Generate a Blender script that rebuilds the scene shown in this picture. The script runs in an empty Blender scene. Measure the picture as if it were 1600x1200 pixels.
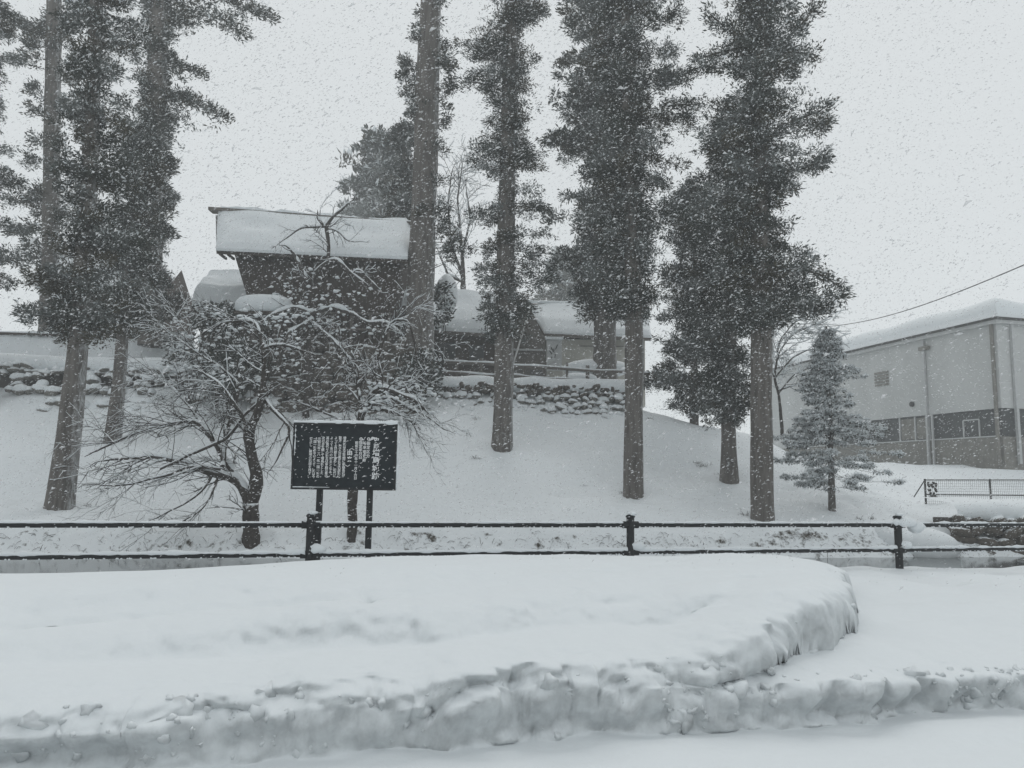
import bpy, math, random
import numpy as np
from mathutils import Vector, Matrix

# ------------------------------------------------------------------ camera, world, sun, exposure
sc = bpy.context.scene
COL = sc.collection
H = 1.9
PITCH, ROLL, FPX = 6.94, 0.8, 1200.0
cam_d = bpy.data.cameras.new('camera')
cam_d.sensor_width = 36.0
cam_d.lens = FPX / 1600 * 36
cam_d.clip_start = 0.05
cam_d.clip_end = 2000
cam = bpy.data.objects.new('camera', cam_d)
COL.objects.link(cam)
CM = Matrix.Rotation(math.radians(90 + PITCH), 4, 'X') @ Matrix.Rotation(math.radians(ROLL), 4, 'Z')
cam.matrix_world = Matrix.Translation((0, 0, H)) @ CM
sc.camera = cam

SUN_EL, SUN_AZ = 47.0, 14.0      # azimuth measured from +Y towards +X
w = bpy.data.worlds.new('World')
sc.world = w
w.use_nodes = True
nt = w.node_tree
bg = nt.nodes['Background']
sky = nt.nodes.new('ShaderNodeTexSky')
sky.sky_type = 'NISHITA'
sky.sun_disc = False
sky.sun_elevation = math.radians(SUN_EL)
sky.sun_rotation = math.radians(SUN_AZ)
sky.air_density = 1.0
sky.dust_density = 0.5
mx = nt.nodes.new('ShaderNodeMix')
mx.data_type = 'RGBA'
mx.inputs['Factor'].default_value = 0.97      # closed cloud cover over the clear sky
nt.links.new(sky.outputs['Color'], mx.inputs['A'])
mx.inputs['B'].default_value = (6.98, 7.28, 7.38, 1)
nt.links.new(mx.outputs['Result'], bg.inputs['Color'])
bg.inputs['Strength'].default_value = 0.1

sl = bpy.data.lights.new('sun', 'SUN')
sl.energy = 0.95
sl.angle = math.radians(40)
sl.color = (1.0, 0.98, 0.95)
so = bpy.data.objects.new('sun', sl)
COL.objects.link(so)
sd = Vector((math.sin(math.radians(SUN_AZ)) * math.cos(math.radians(SUN_EL)),
             math.cos(math.radians(SUN_AZ)) * math.cos(math.radians(SUN_EL)), math.sin(math.radians(SUN_EL))))
so.rotation_euler = sd.to_track_quat('Z', 'Y').to_euler()

sc.view_settings.view_transform = 'Standard'
sc.view_settings.look = 'None'
sc.view_settings.exposure = 0.06
sc.view_settings.gamma = 1.0
sc.view_settings.use_curve_mapping = False
sc.render.engine = 'CYCLES'
sc.cycles.max_bounces = 8
sc.cycles.diffuse_bounces = 4
sc.cycles.glossy_bounces = 3
sc.cycles.transmission_bounces = 2
sc.cycles.volume_bounces = 2
sc.cycles.use_denoising = True
try:
    sc.cycles.denoiser = 'OPENIMAGEDENOISE'
    sc.cycles.denoising_input_passes = 'RGB_ALBEDO_NORMAL'
except Exception:
    pass

# ------------------------------------------------------------------ helpers
R3 = np.array(CM.to_3x3())
CAMP = np.array([0, 0, H])


def P(px, py, Y):
    """the place seen at photo pixel (px, py) at world depth Y"""
    d = R3 @ np.array([(px - 800) / FPX, (600 - py) / FPX, -1.0])
    return CAMP + d * (Y / d[1])


def hsh(*a):
    h = np.zeros(np.broadcast(*a).shape, dtype=np.uint64)
    for k, x in enumerate(a):
        xi = (np.asarray(x).astype(np.int64) & 0xffffffff).astype(np.uint64)
        h = (h ^ (xi * np.uint64([374761393, 668265263, 2147483647, 1274126177][k % 4]))) & np.uint64(0xffffffff)
        h = (h * np.uint64(2654435761)) & np.uint64(0xffffffff)
        h ^= (h >> np.uint64(15))
    h = (h * np.uint64(2246822519)) & np.uint64(0xffffffff)
    h ^= (h >> np.uint64(13))
    return h.astype(np.float64) / 4294967295.0


def vnoise(x, y, z=0.0, seed=0):
    x, y, z = np.broadcast_arrays(np.asarray(x, float), np.asarray(y, float), np.asarray(z, float))
    xi, yi, zi = np.floor(x), np.floor(y), np.floor(z)
    fx, fy, fz = x - xi, y - yi, z - zi
    fx, fy, fz = [f * f * f * (f * (f * 6 - 15) + 10) for f in (fx, fy, fz)]
    r = 0
    for a in (0, 1):
        for b in (0, 1):
            for c in (0, 1):
                wgt = (fx if a else 1 - fx) * (fy if b else 1 - fy) * (fz if c else 1 - fz)
                r = r + wgt * hsh(xi + a, yi + b, zi + c, np.full(xi.shape, seed))
    return r * 2 - 1


def fbm(x, y, z=0.0, oct=4, seed=0):
    r, a = 0, 0.5
    for k in range(oct):
        r = r + a * vnoise(np.asarray(x) * 2 ** k, np.asarray(y) * 2 ** k, np.asarray(z) * 2 ** k, seed + k * 7)
        a *= 0.5
    return r


def worley(x, y, seed=0):
    """distance to the nearest feature point, 0 at the middle of a lump"""
    x, y = np.broadcast_arrays(np.asarray(x, float), np.asarray(y, float))
    xi, yi = np.floor(x), np.floor(y)
    best = np.full(x.shape, 9.0)
    for a in (-1, 0, 1):
        for b in (-1, 0, 1):
            cx, cy = xi + a, yi + b
            px = cx + hsh(cx, cy, np.full(x.shape, seed))
            py = cy + hsh(cx, cy, np.full(x.shape, seed + 11))
            best = np.minimum(best, (px - x) ** 2 + (py - y) ** 2)
    return np.sqrt(best)


def worley2(x, y, seed=0):
    """nearest and second nearest distance and a random value of the nearest cell"""
    x, y = np.broadcast_arrays(np.asarray(x, float), np.asarray(y, float))
    xi, yi = np.floor(x), np.floor(y)
    f1, f2, cv = np.full(x.shape, 9.0), np.full(x.shape, 9.0), np.zeros(x.shape)
    for a in (-1, 0, 1):
        for b in (-1, 0, 1):
            cx, cy = xi + a, yi + b
            px = cx + hsh(cx, cy, np.full(x.shape, seed))
            py = cy + hsh(cx, cy, np.full(x.shape, seed + 11))
            d = np.sqrt((px - x) ** 2 + (py - y) ** 2)
            r = hsh(cx, cy, np.full(x.shape, seed + 23))
            f2 = np.minimum(f2, np.maximum(d, f1))
            cv = np.where(d < f1, r, cv)
            f1 = np.minimum(f1, d)
    return f1, f2, cv


def sstep(a, b, x):
    t = np.clip((np.asarray(x, float) - a) / (b - a), 0, 1)
    return t * t * (3 - 2 * t)


class Acc:
    def __init__(self):
        self.v, self.f, self.n = [], [], 0

    def add(self, verts, faces, mat=0):
        verts = np.asarray(verts, float).reshape(-1, 3)
        faces = np.asarray(faces, int)
        self.v.append(verts)
        m = np.full(len(faces), mat) if np.isscalar(mat) else np.asarray(mat)
        self.f.append((faces + self.n, m))
        self.n += len(verts)
        return self

    def box(self, c, s, mat=0, rz=0.0, M=None):
        x, y, z = [k / 2 for k in s]
        v = np.array([(-x, -y, -z), (x, -y, -z), (x, y, -z), (-x, y, -z), (-x, -y, z), (x, -y, z), (x, y, z), (-x, y, z)])
        if rz:
            cz, sz = math.cos(rz), math.sin(rz)
            v = np.stack([v[:, 0] * cz - v[:, 1] * sz, v[:, 0] * sz + v[:, 1] * cz, v[:, 2]], 1)
        if M is not None:
            v = v @ np.array(M).T
        self.add(v + np.array(c), [(0, 3, 2, 1), (4, 5, 6, 7), (0, 1, 5, 4), (1, 2, 6, 5), (2, 3, 7, 6), (3, 0, 4, 7)], mat)
        return self

    def hexa(self, pts, mat=0):
        """eight corners: bottom four then top four, both anticlockwise from above"""
        self.add(pts, [(0, 3, 2, 1), (4, 5, 6, 7), (0, 1, 5, 4), (1, 2, 6, 5), (2, 3, 7, 6), (3, 0, 4, 7)], mat)
        return self

    def tube(self, pts, rad, sides=6, mat=0, cap=True, twist=0.0):
        pts = np.asarray(pts, float)
        n = len(pts)
        rad = np.broadcast_to(np.asarray(rad, float), (n,))
        t = np.gradient(pts, axis=0)
        t /= np.linalg.norm(t, axis=1)[:, None] + 1e-9
        ref = np.array([0.0, 1, 0]) if abs(t[:, 1]).mean() < 0.75 else np.array([1.0, 0, 0])
        a = np.cross(t, ref)
        a /= np.linalg.norm(a, axis=1)[:, None] + 1e-9
        b = np.cross(t, a)
        ang = np.arange(sides) * 2 * math.pi / sides + twist
        v = pts[:, None] + rad[:, None, None] * (np.cos(ang)[None, :, None] * a[:, None] + np.sin(ang)[None, :, None] * b[:, None])
        i = np.arange(n - 1)[:, None] * sides
        j = np.arange(sides)[None]
        j2 = (j + 1) % sides
        f = np.stack([i + j, i + j2, i + sides + j2, i + sides + j], -1).reshape(-1, 4)
        self.add(v.reshape(-1, 3), f, mat)
        if cap:
            base = self.n - n * sides
            for o in (0, (n - 1) * sides):
                idx = [base + o + k for k in range(sides)]
                for k in range(1, sides - 1):
                    self.f.append((np.array([(idx[0], idx[k], idx[k + 1])]), np.array([mat])))
        return self

    def build(self, name, mats, parent=None, smooth=True, kind=None, loc=None):
        me = bpy.data.meshes.new(name)
        V = np.concatenate(self.v) if self.v else np.zeros((0, 3))
        tot, idx, mi = [], [], []
        for f, m in self.f:
            tot.append(np.full(len(f), f.shape[1]))
            idx.append(f.reshape(-1))
            mi.append(m)
        tot, idx, mi = np.concatenate(tot), np.concatenate(idx), np.concatenate(mi)
        me.vertices.add(len(V))
        me.vertices.foreach_set('co', V.astype(np.float32).reshape(-1))
        me.loops.add(len(idx))
        me.loops.foreach_set('vertex_index', idx.astype(np.int32))
        me.polygons.add(len(tot))
        st = np.concatenate([[0], np.cumsum(tot)[:-1]])
        me.polygons.foreach_set('loop_start', st.astype(np.int32))
        me.polygons.foreach_set('loop_total', tot.astype(np.int32))
        for m in (mats if isinstance(mats, (list, tuple)) else [mats]):
            me.materials.append(m)
        me.polygons.foreach_set('material_index', mi.astype(np.int32))
        me.polygons.foreach_set('use_smooth', np.full(len(tot), bool(smooth)))
        me.update(calc_edges=True)
        me.validate()
        o = bpy.data.objects.new(name, me)
        COL.objects.link(o)
        if parent is not None:
            o.parent = parent
        if loc is not None:
            o.location = loc
        if kind:
            o['kind'] = kind
        return o


def grid_faces(nr, nc):
    i = np.arange(nr - 1)[:, None] * nc
    j = np.arange(nc - 1)[None]
    return np.stack([i + j, i + j + 1, i + nc + j + 1, i + nc + j], -1).reshape(-1, 4)


def empty(name, loc, label, cat, group=None, rz=0.0):
    o = bpy.data.objects.new(name, None)
    COL.objects.link(o)
    o.location = loc
    o.rotation_euler = (0, 0, rz)
    o.empty_display_size = 0.2
    o['label'] = label
    o['category'] = cat
    if group:
        o['group'] = group
    return o


def tag(o, label, cat, group=None, kind=None):
    o['label'] = label
    o['category'] = cat
    if group:
        o['group'] = group
    if kind:
        o['kind'] = kind
    return o


def put(o, parent):
    """parent o keeping its world-space vertices where they are (parent is unrotated, unscaled)"""
    o.parent = parent
    o.location = Vector(o.location) - parent.location
    return o


# ------------------------------------------------------------------ materials
def new_mat(name):
    m = bpy.data.materials.new(name)
    m.use_nodes = True
    b = m.node_tree.nodes['Principled BSDF']
    return m, m.node_tree, b


def noise_node(nt, scale, detail=4, rough=0.6, stretch=None):
    tc = nt.nodes.new('ShaderNodeTexCoord')
    n = nt.nodes.new('ShaderNodeTexNoise')
    n.inputs['Scale'].default_value = scale
    n.inputs['Detail'].default_value = detail
    n.inputs['Roughness'].default_value = rough
    if stretch:
        mp = nt.nodes.new('ShaderNodeMapping')
        mp.inputs['Scale'].default_value = stretch
        nt.links.new(tc.outputs['Object'], mp.inputs['Vector'])
        nt.links.new(mp.outputs['Vector'], n.inputs['Vector'])
    else:
        nt.links.new(tc.outputs['Object'], n.inputs['Vector'])
    return n


def ramp(nt, src, stops):
    r = nt.nodes.new('ShaderNodeValToRGB')
    e = r.color_ramp.elements
    while len(e) < len(stops):
        e.new(0.5)
    for k, (p, c) in enumerate(stops):
        e[k].position = p
        e[k].color = (*c, 1) if len(c) == 3 else c
    nt.links.new(src, r.inputs['Fac'])
    return r


def bump(nt, b, src, strength=0.3, dist=0.02):
    bp = nt.nodes.new('ShaderNodeBump')
    bp.inputs['Strength'].default_value = strength
    bp.inputs['Distance'].default_value = dist
    nt.links.new(src, bp.inputs['Height'])
    nt.links.new(bp.outputs['Normal'], b.inputs['Normal'])
    return bp


SNOWC = (0.72, 0.755, 0.775)


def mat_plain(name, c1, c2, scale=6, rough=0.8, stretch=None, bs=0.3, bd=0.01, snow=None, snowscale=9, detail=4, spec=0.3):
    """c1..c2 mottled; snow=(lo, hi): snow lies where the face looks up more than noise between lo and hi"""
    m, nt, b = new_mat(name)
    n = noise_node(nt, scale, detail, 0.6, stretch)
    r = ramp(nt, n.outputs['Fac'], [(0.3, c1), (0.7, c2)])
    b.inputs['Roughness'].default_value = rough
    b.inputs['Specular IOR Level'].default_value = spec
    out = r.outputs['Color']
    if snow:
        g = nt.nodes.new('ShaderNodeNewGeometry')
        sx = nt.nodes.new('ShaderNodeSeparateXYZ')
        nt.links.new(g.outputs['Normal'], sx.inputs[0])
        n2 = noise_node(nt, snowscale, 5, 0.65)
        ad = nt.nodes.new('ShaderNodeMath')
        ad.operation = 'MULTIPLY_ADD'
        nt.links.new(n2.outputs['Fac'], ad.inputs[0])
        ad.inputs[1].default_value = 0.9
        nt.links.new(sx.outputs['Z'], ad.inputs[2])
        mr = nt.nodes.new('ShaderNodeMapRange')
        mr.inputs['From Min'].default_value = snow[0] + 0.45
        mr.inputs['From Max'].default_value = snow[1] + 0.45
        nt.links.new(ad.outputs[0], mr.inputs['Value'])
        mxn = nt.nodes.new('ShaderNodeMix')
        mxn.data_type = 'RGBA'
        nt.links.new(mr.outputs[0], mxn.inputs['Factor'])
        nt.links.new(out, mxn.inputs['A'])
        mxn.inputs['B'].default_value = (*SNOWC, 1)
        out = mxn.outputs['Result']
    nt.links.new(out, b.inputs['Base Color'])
    if bs:
        bump(nt, b, n.outputs['Fac'], bs, bd)
    return m


def make_snow(name, tint=SNOWC, bstr=0.35):
    m, nt, b = new_mat(name)
    n = noise_node(nt, 2.2, 6, 0.6)
    r = ramp(nt, n.outputs['Fac'], [(0.25, tuple(c * 0.95 for c in tint)), (0.75, tint)])
    nt.links.new(r.outputs['Color'], b.inputs['Base Color'])
    b.inputs['Roughness'].default_value = 0.75
    b.inputs['Specular IOR Level'].default_value = 0.25
    n2 = noise_node(nt, 38, 5, 0.7)
    bump(nt, b, n2.outputs['Fac'], bstr, 0.012)
    return m


M_SNOW = make_snow('snow')
M_SNOW2 = mat_plain('ploughed_snow_shaded', (0.38, 0.40, 0.41), (0.60, 0.63, 0.64), 6, 0.8, None, 0.6, 0.02, snow=(0.05, 0.82), snowscale=7, detail=8)  # steep faces greyer: old plough-cut snow, plus face shading put into the colour
M_BANK = mat_plain('snowy_bank_earth', (0.05, 0.045, 0.035), (0.11, 0.10, 0.085), 7, 0.9, None, 0.4, 0.03, snow=(0.57, 0.69), snowscale=3.5)
M_STONE = mat_plain('wall_stone', (0.10, 0.095, 0.085), (0.22, 0.21, 0.19), 3, 0.9, None, 0.5, 0.03, snow=(-0.22, -0.02), snowscale=4)
M_STONE_D = mat_plain('keep_stone', (0.055, 0.048, 0.04), (0.125, 0.11, 0.095), 3, 0.9, None, 0.5, 0.03, snow=(0.62, 0.75), snowscale=5)
M_EARTH = mat_plain('wall_core', (0.05, 0.045, 0.04), (0.09, 0.08, 0.07), 5, 0.95, None, 0.4, 0.02)
M_BARK = mat_plain('cedar_bark', (0.075, 0.068, 0.062), (0.175, 0.162, 0.15), 7, 0.95, (1, 1, 0.12), 0.7, 0.03, snow=(0.18, 0.30), snowscale=3.2)
_nt = M_BARK.node_tree
_b = _nt.nodes['Principled BSDF']
_src = _b.inputs['Base Color'].links[0].from_socket
_g = _nt.nodes.new('ShaderNodeNewGeometry')
_s = _nt.nodes.new('ShaderNodeSeparateXYZ')
_nt.links.new(_g.outputs['Normal'], _s.inputs[0])
_n = noise_node(_nt, 9, 6, 0.75, (1, 1, .35))
_m = _nt.nodes.new('ShaderNodeMath')
_m.operation = 'MULTIPLY_ADD'
_nt.links.new(_n.outputs['Fac'], _m.inputs[0])
_m.inputs[1].default_value = 2.2
_nt.links.new(_s.outputs['X'], _m.inputs[2])
_r = _nt.nodes.new('ShaderNodeMapRange')
_r.inputs['From Min'].default_value = 1.85
_r.inputs['From Max'].default_value = 2.5
_r.inputs['To Max'].default_value = .6
_nt.links.new(_m.outputs[0], _r.inputs['Value'])
_x = _nt.nodes.new('ShaderNodeMix')
_x.data_type = 'RGBA'
_nt.links.new(_r.outputs[0], _x.inputs['Factor'])
_nt.links.new(_src, _x.inputs['A'])
_x.inputs['B'].default_value = (*SNOWC, 1)
_nt.links.new(_x.outputs['Result'], _b.inputs['Base Color'])
M_BARKD = mat_plain('cherry_bark', (0.035, 0.03, 0.027), (0.075, 0.066, 0.06), 18, 0.9, None, 0.5, 0.01, snow=(0.45, 0.6), snowscale=7)
M_TWIG = mat_plain('twig', (0.03, 0.026, 0.024), (0.055, 0.048, 0.042), 10, 0.9, None, 0, 0, snow=(0.6, 0.8), snowscale=6)
M_LEAF = mat_plain('cedar_needles', (0.026, 0.033, 0.029), (0.06, 0.068, 0.058), 1.3, 0.85, None, 0, 0)
M_LEAF3 = mat_plain('cedar_needles_frosted_lit', (0.10, 0.112, 0.108), (0.17, 0.185, 0.18), 1.3, 0.85, None, 0, 0)  # paler pads: frost, plus light and dark between lumps put into the colour
M_LEAF2 = mat_plain('cedar_needles_rusty', (0.05, 0.045, 0.032), (0.075, 0.07, 0.05), 1.3, 0.85, None, 0, 0)
M_WOOD = mat_plain('dark_weathered_board', (0.035, 0.028, 0.024), (0.085, 0.07, 0.06), 5, 0.85, (6, 6, 0.6), 0.4, 0.01, snow=(0.75, 0.9))
M_WOODM = mat_plain('grey_timber', (0.10, 0.09, 0.08), (0.17, 0.155, 0.14), 5, 0.85, (4, 4, 0.8), 0.4, 0.01, snow=(0.6, 0.8))
M_METAL = mat_plain('charcoal_painted_steel', (0.016, 0.017, 0.019), (0.028, 0.03, 0.032), 30, 0.6, None, 0.05, 0.001, spec=0.2)
M_SIGN = mat_plain('sign_navy_panel', (0.012, 0.016, 0.02), (0.022, 0.028, 0.032), 9, 0.6, None, 0, 0, spec=0.15)
M_LETTER = mat_plain('white_lettering', (0.7, 0.71, 0.72), (0.8, 0.8, 0.8), 30, 0.7, None, 0, 0)
M_CREAM = mat_plain('cream_plaster', (0.40, 0.39, 0.35), (0.48, 0.47, 0.43), 3, 0.85, None, 0.1, 0.005)
M_WHITEW = mat_plain('hall_white_wall', (0.44, 0.45, 0.445), (0.52, 0.53, 0.525), 0.5, 0.8, (1, 1, 0.3), 0.1, 0.005)
M_DARKW = mat_plain('hall_dark_glazing', (0.03, 0.034, 0.035), (0.06, 0.065, 0.066), 2, 0.6, None, 0, 0, spec=0.5)
M_CONC = mat_plain('concrete', (0.17, 0.165, 0.15), (0.25, 0.24, 0.22), 3, 0.9, None, 0.2, 0.01)
M_PALE = mat_plain('pale_metal', (0.40, 0.41, 0.41), (0.5, 0.51, 0.51), 6, 0.5, None, 0, 0)
M_FLAKE = mat_plain('snowflake', (0.80, 0.82, 0.83), (0.84, 0.85, 0.86), 1, 0.8, None, 0, 0)
M_WIRE = mat_plain('wire', (0.03, 0.03, 0.03), (0.05, 0.05, 0.05), 4, 0.6, None, 0, 0)

_nt = M_FLAKE.node_tree
_tr = _nt.nodes.new('ShaderNodeBsdfTransparent')
_tl = _nt.nodes.new('ShaderNodeBsdfTranslucent')
_tl.inputs['Color'].default_value = (.95, .96, .97, 1)
_m1 = _nt.nodes.new('ShaderNodeMixShader')
_m1.inputs[0].default_value = .32
_m2 = _nt.nodes.new('ShaderNodeMixShader')
_m2.inputs[0].default_value = .48
_nt.links.new(_nt.nodes['Principled BSDF'].outputs[0], _m1.inputs[1])
_nt.links.new(_tl.outputs[0], _m1.inputs[2])
_nt.links.new(_m1.outputs[0], _m2.inputs[1])
_nt.links.new(_tr.outputs[0], _m2.inputs[2])
_nt.links.new(_m2.outputs[0], _nt.nodes['Material Output'].inputs['Surface'])

m, nt, b = new_mat('moat_water')
n = noise_node(nt, 0.5, 4, 0.6)
r = ramp(nt, n.outputs['Fac'], [(0.35, (0.035, 0.045, 0.045)), (0.62, (0.10, 0.115, 0.12))])
nt.links.new(r.outputs['Color'], b.inputs['Base Color'])
b.inputs['Roughness'].default_value = 0.1
n2 = noise_node(nt, 5, 3, 0.5)
bump(nt, b, n2.outputs['Fac'], 0.08, 0.02)
M_WATER = m

# ------------------------------------------------------------------ terrain beyond the moat
Xc = np.array([-90, -40, -16, -8, 0, 4, 6, 8, 11, 13, 14.5, 16, 22, 40, 90.0])
Sr = np.array([-3, -0.6, 0, 0.9, 2.5, 5, 7.5, 10, 12.4, 13.4, 15.2, 20, 30, 60, 280.0])
A = [-.9, -.6, -.22, .46, .68, 1.2, 2.1, 3.15, 4.35, 4.9, 6.0, 6.2, 6.2, 4.5, 4]
AL = [-.9, -.6, -.22, .46, .68, 1.2, 2.1, 2.95, 3.85, 4.25, 5.5, 6.3, 6.3, 4.5, 4]
Z = np.array([
    AL, AL, AL, [(p + q) / 2 for p, q in zip(A, AL)], A, A,
    [-.9, -.6, -.22, .52, .72, 1.25, 2.05, 3.0, 4.3, 4.7, 5.5, 5.6, 5.0, 4, 4],
    [-.9, -.6, -.22, .58, .78, 1.3, 2.0, 2.95, 4.2, 4.6, 4.8, 4.0, 3.2, 3.2, 4],
    [-.9, -.6, -.22, .6, .85, 1.5, 2.3, 3.3, 4.2, 4.3, 4.0, 3.2, 3.2, 3.3, 4],
    [-.9, -.6, -.22, .6, .85, 1.45, 2.1, 2.7, 2.9, 3.0, 3.0, 3.0, 3.2, 3.3, 4],
    [-.9, -.6, -.22, .5, .75, 1.15, 1.3, 1.6, 2.0, 2.2, 2.5, 2.9, 3.2, 3.3, 4],
    [-.9, -.7, -.5, -.3, 1.35, 1.3, 1.2, 1.6, 2.0, 2.2, 2.5, 3.0, 3.2, 3.3, 4],
    [-.9, -.7, -.5, -.3, 1.45, 1.35, 1.2, 1.6, 2.0, 2.2, 2.5, 3.0, 3.2, 3.3, 4],
    [-.9, -.7, -.5, -.3, 1.45, 1.35, 1.2, 1.6, 2.0, 2.2, 2.5, 3.0, 3.2, 3.3, 4],
    [-.9, -.7, -.5, -.3, 1.45, 1.35, 1.2, 1.6, 2.0, 2.2, 2.5, 3.0, 3.2, 3.3, 4],
], float)


def shore(X):
    return 20.7 + 0.14 * np.clip(X, -40, 40) + 0.25 * vnoise(np.asarray(X, float) * 0.35, 3.3, seed=5)


def zraw(X, Y):
    X, Y = np.broadcast_arrays(np.asarray(X, float), np.asarray(Y, float))
    s = Y - shore(X)
    ix = np.clip(np.searchsorted(Xc, X) - 1, 0, len(Xc) - 2)
    iy = np.clip(np.searchsorted(Sr, s) - 1, 0, len(Sr) - 2)
    fx = np.clip((X - Xc[ix]) / (Xc[ix + 1] - Xc[ix]), 0, 1)
    fy = np.clip((s - Sr[iy]) / (Sr[iy + 1] - Sr[iy]), 0, 1)
    return (Z[ix, iy] * (1 - fx) * (1 - fy) + Z[ix + 1, iy] * fx * (1 - fy) + Z[ix, iy + 1] * (1 - fx) * fy + Z[ix + 1, iy + 1] * fx * fy)


def zT(X, Y):
    X = np.asarray(X, float)
    Y = np.asarray(Y, float)
    near = sstep(14, 40, Y - 20)
    r = 0.35 + 0.5 * near
    s = Y - shore(X)
    r = np.where((s > 1.4) & (s < 60), 0.75, r * 0.6)
    z = 0
    for dx, dy, wt in ((0, 0, .28), (1, 0, .12), (-1, 0, .12), (0, 1, .12), (0, -1, .12), (.7, .7, .06), (-.7, .7, .06), (.7, -.7, .06), (-.7, -.7, .06)):
        z = z + wt * zraw(X + dx * r, Y + dy * r)
    z = z + 0.16 * vnoise(X * 0.33, Y * 0.4, seed=2) * sstep(0.8, 4, s) + 0.05 * vnoise(X * 1.1, Y * 1.2, seed=9) * sstep(0.5, 3, s)
    z = z - (.05 * sstep(.45, .75, vnoise(X * 2.1, Y * 2.1, seed=14)) + .03 * sstep(.4, .7, vnoise(X * 4.5, Y * 4.5, seed=15))) * sstep(1.5, 3, s) * sstep(-.1, .3, vnoise(X * .4, Y * .4, seed=16))
    # gullied, lumpy bank above the water
    bk = np.exp(-((s - 0.6) / 0.7) ** 2)
    z = z + bk * (0.13 * vnoise(X * 1.4, Y * 1.4, seed=21) + 0.07 * vnoise(X * 4.2, Y * 4.2, seed=22))
    return z


def G(px, py, y0=18, y1=60):
    """where the ray through a photo pixel meets the terrain"""
    Y = np.arange(y0, y1, 0.05)
    d = R3 @ np.array([(px - 800) / FPX, (600 - py) / FPX, -1.0])
    X = d[0] / d[1] * Y
    z = H + d[2] / d[1] * Y
    hit = np.nonzero(z <= zT(X, Y))[0]
    k = hit[0] if len(hit) and Y[hit[0]] < 45 else int(np.argmin(np.where(Y < 42, z - zT(X, Y), 99)))
    return np.array([X[k], Y[k], z[k]])


def axis(segs):
    out = []
    for a, b2, st in segs:
        out.append(np.arange(a, b2, st))
    out.append([segs[-1][1]])
    return np.concatenate(out)


ax = axis([(-290, -60, 8), (-60, -24, 1.2), (-24, 24, 0.14), (24, 60, 1.0), (60, 290, 8)])
ay = axis([(16, 20, 0.35), (20, 25.5, 0.09), (25.5, 37, 0.16), (37, 60, 0.8), (60, 300, 8)])
GX, GY = np.meshgrid(ax, ay)
GZ = zT(GX, GY)
a_ = Acc()
a_.add(np.stack([GX, GY, GZ], -1).reshape(-1, 3), grid_faces(len(ay), len(ax)))
o = a_.build('snowy_hill', M_BANK, kind='structure')
o['label'] = 'snow covered slope and terrace rising beyond the moat'

a_ = Acc()
a_.add([(-295, -295, -1.2), (295, -295, -1.2), (295, 299, -1.2), (-295, 299, -1.2)], [(0, 1, 2, 3)])
a_.build('ground', M_SNOW, kind='structure')
wx = np.linspace(-60, 60, 121)
wy = np.linspace(8, 27, 40)
WX, WY = np.meshgrid(wx, wy)
a_ = Acc()
a_.add(np.stack([WX, WY, -0.2 + 0 * WX], -1).reshape(-1, 3), grid_faces(40, 121))
a_.build('moat_water', M_WATER, kind='structure')

# ------------------------------------------------------------------ street side: road, ploughed bank, verge
UA = math.atan2(0.222, 0.975)
cu, su = math.cos(UA), math.sin(UA)


def UV(u, v, z=0.0):
    return np.array([cu * u - su * v, su * u + cu * v, z])


def edge(u):
    return 5.62 + 0.09 * vnoise(u * 1.15, 0.3, seed=31) + 0.045 * vnoise(u * 3.1, 0.3, seed=32) + 0.02 * vnoise(u * 8, 0.3, seed=33)


def bank_d(u, v):
    """signed distance-like value inside the high bank (positive inside)"""
    e = edge(u)
    front = v - e
    us_ = u - .62 * (np.clip(v, 5.6, 10.5) - 6.4)
    uu = np.clip((us_ - 2.7) / 2.2, 0, 4)
    vv = (8.35 - v) / 2.62
    wob = 0.06 * vnoise(u * 2.3, v * 2.3, seed=36) + 0.035 * vnoise(u * 6, v * 6, seed=37)
    rr = (uu ** 2.7 + np.abs(np.clip(vv, -2, 9)) ** 2.7) ** (1 / 2.7)
    ell = (1 - rr) * 2.8 + wob
    bl = sstep(2.2, 3.2, us_)
    return front * (1 - bl) + np.minimum(ell, front + .3) * bl


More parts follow.
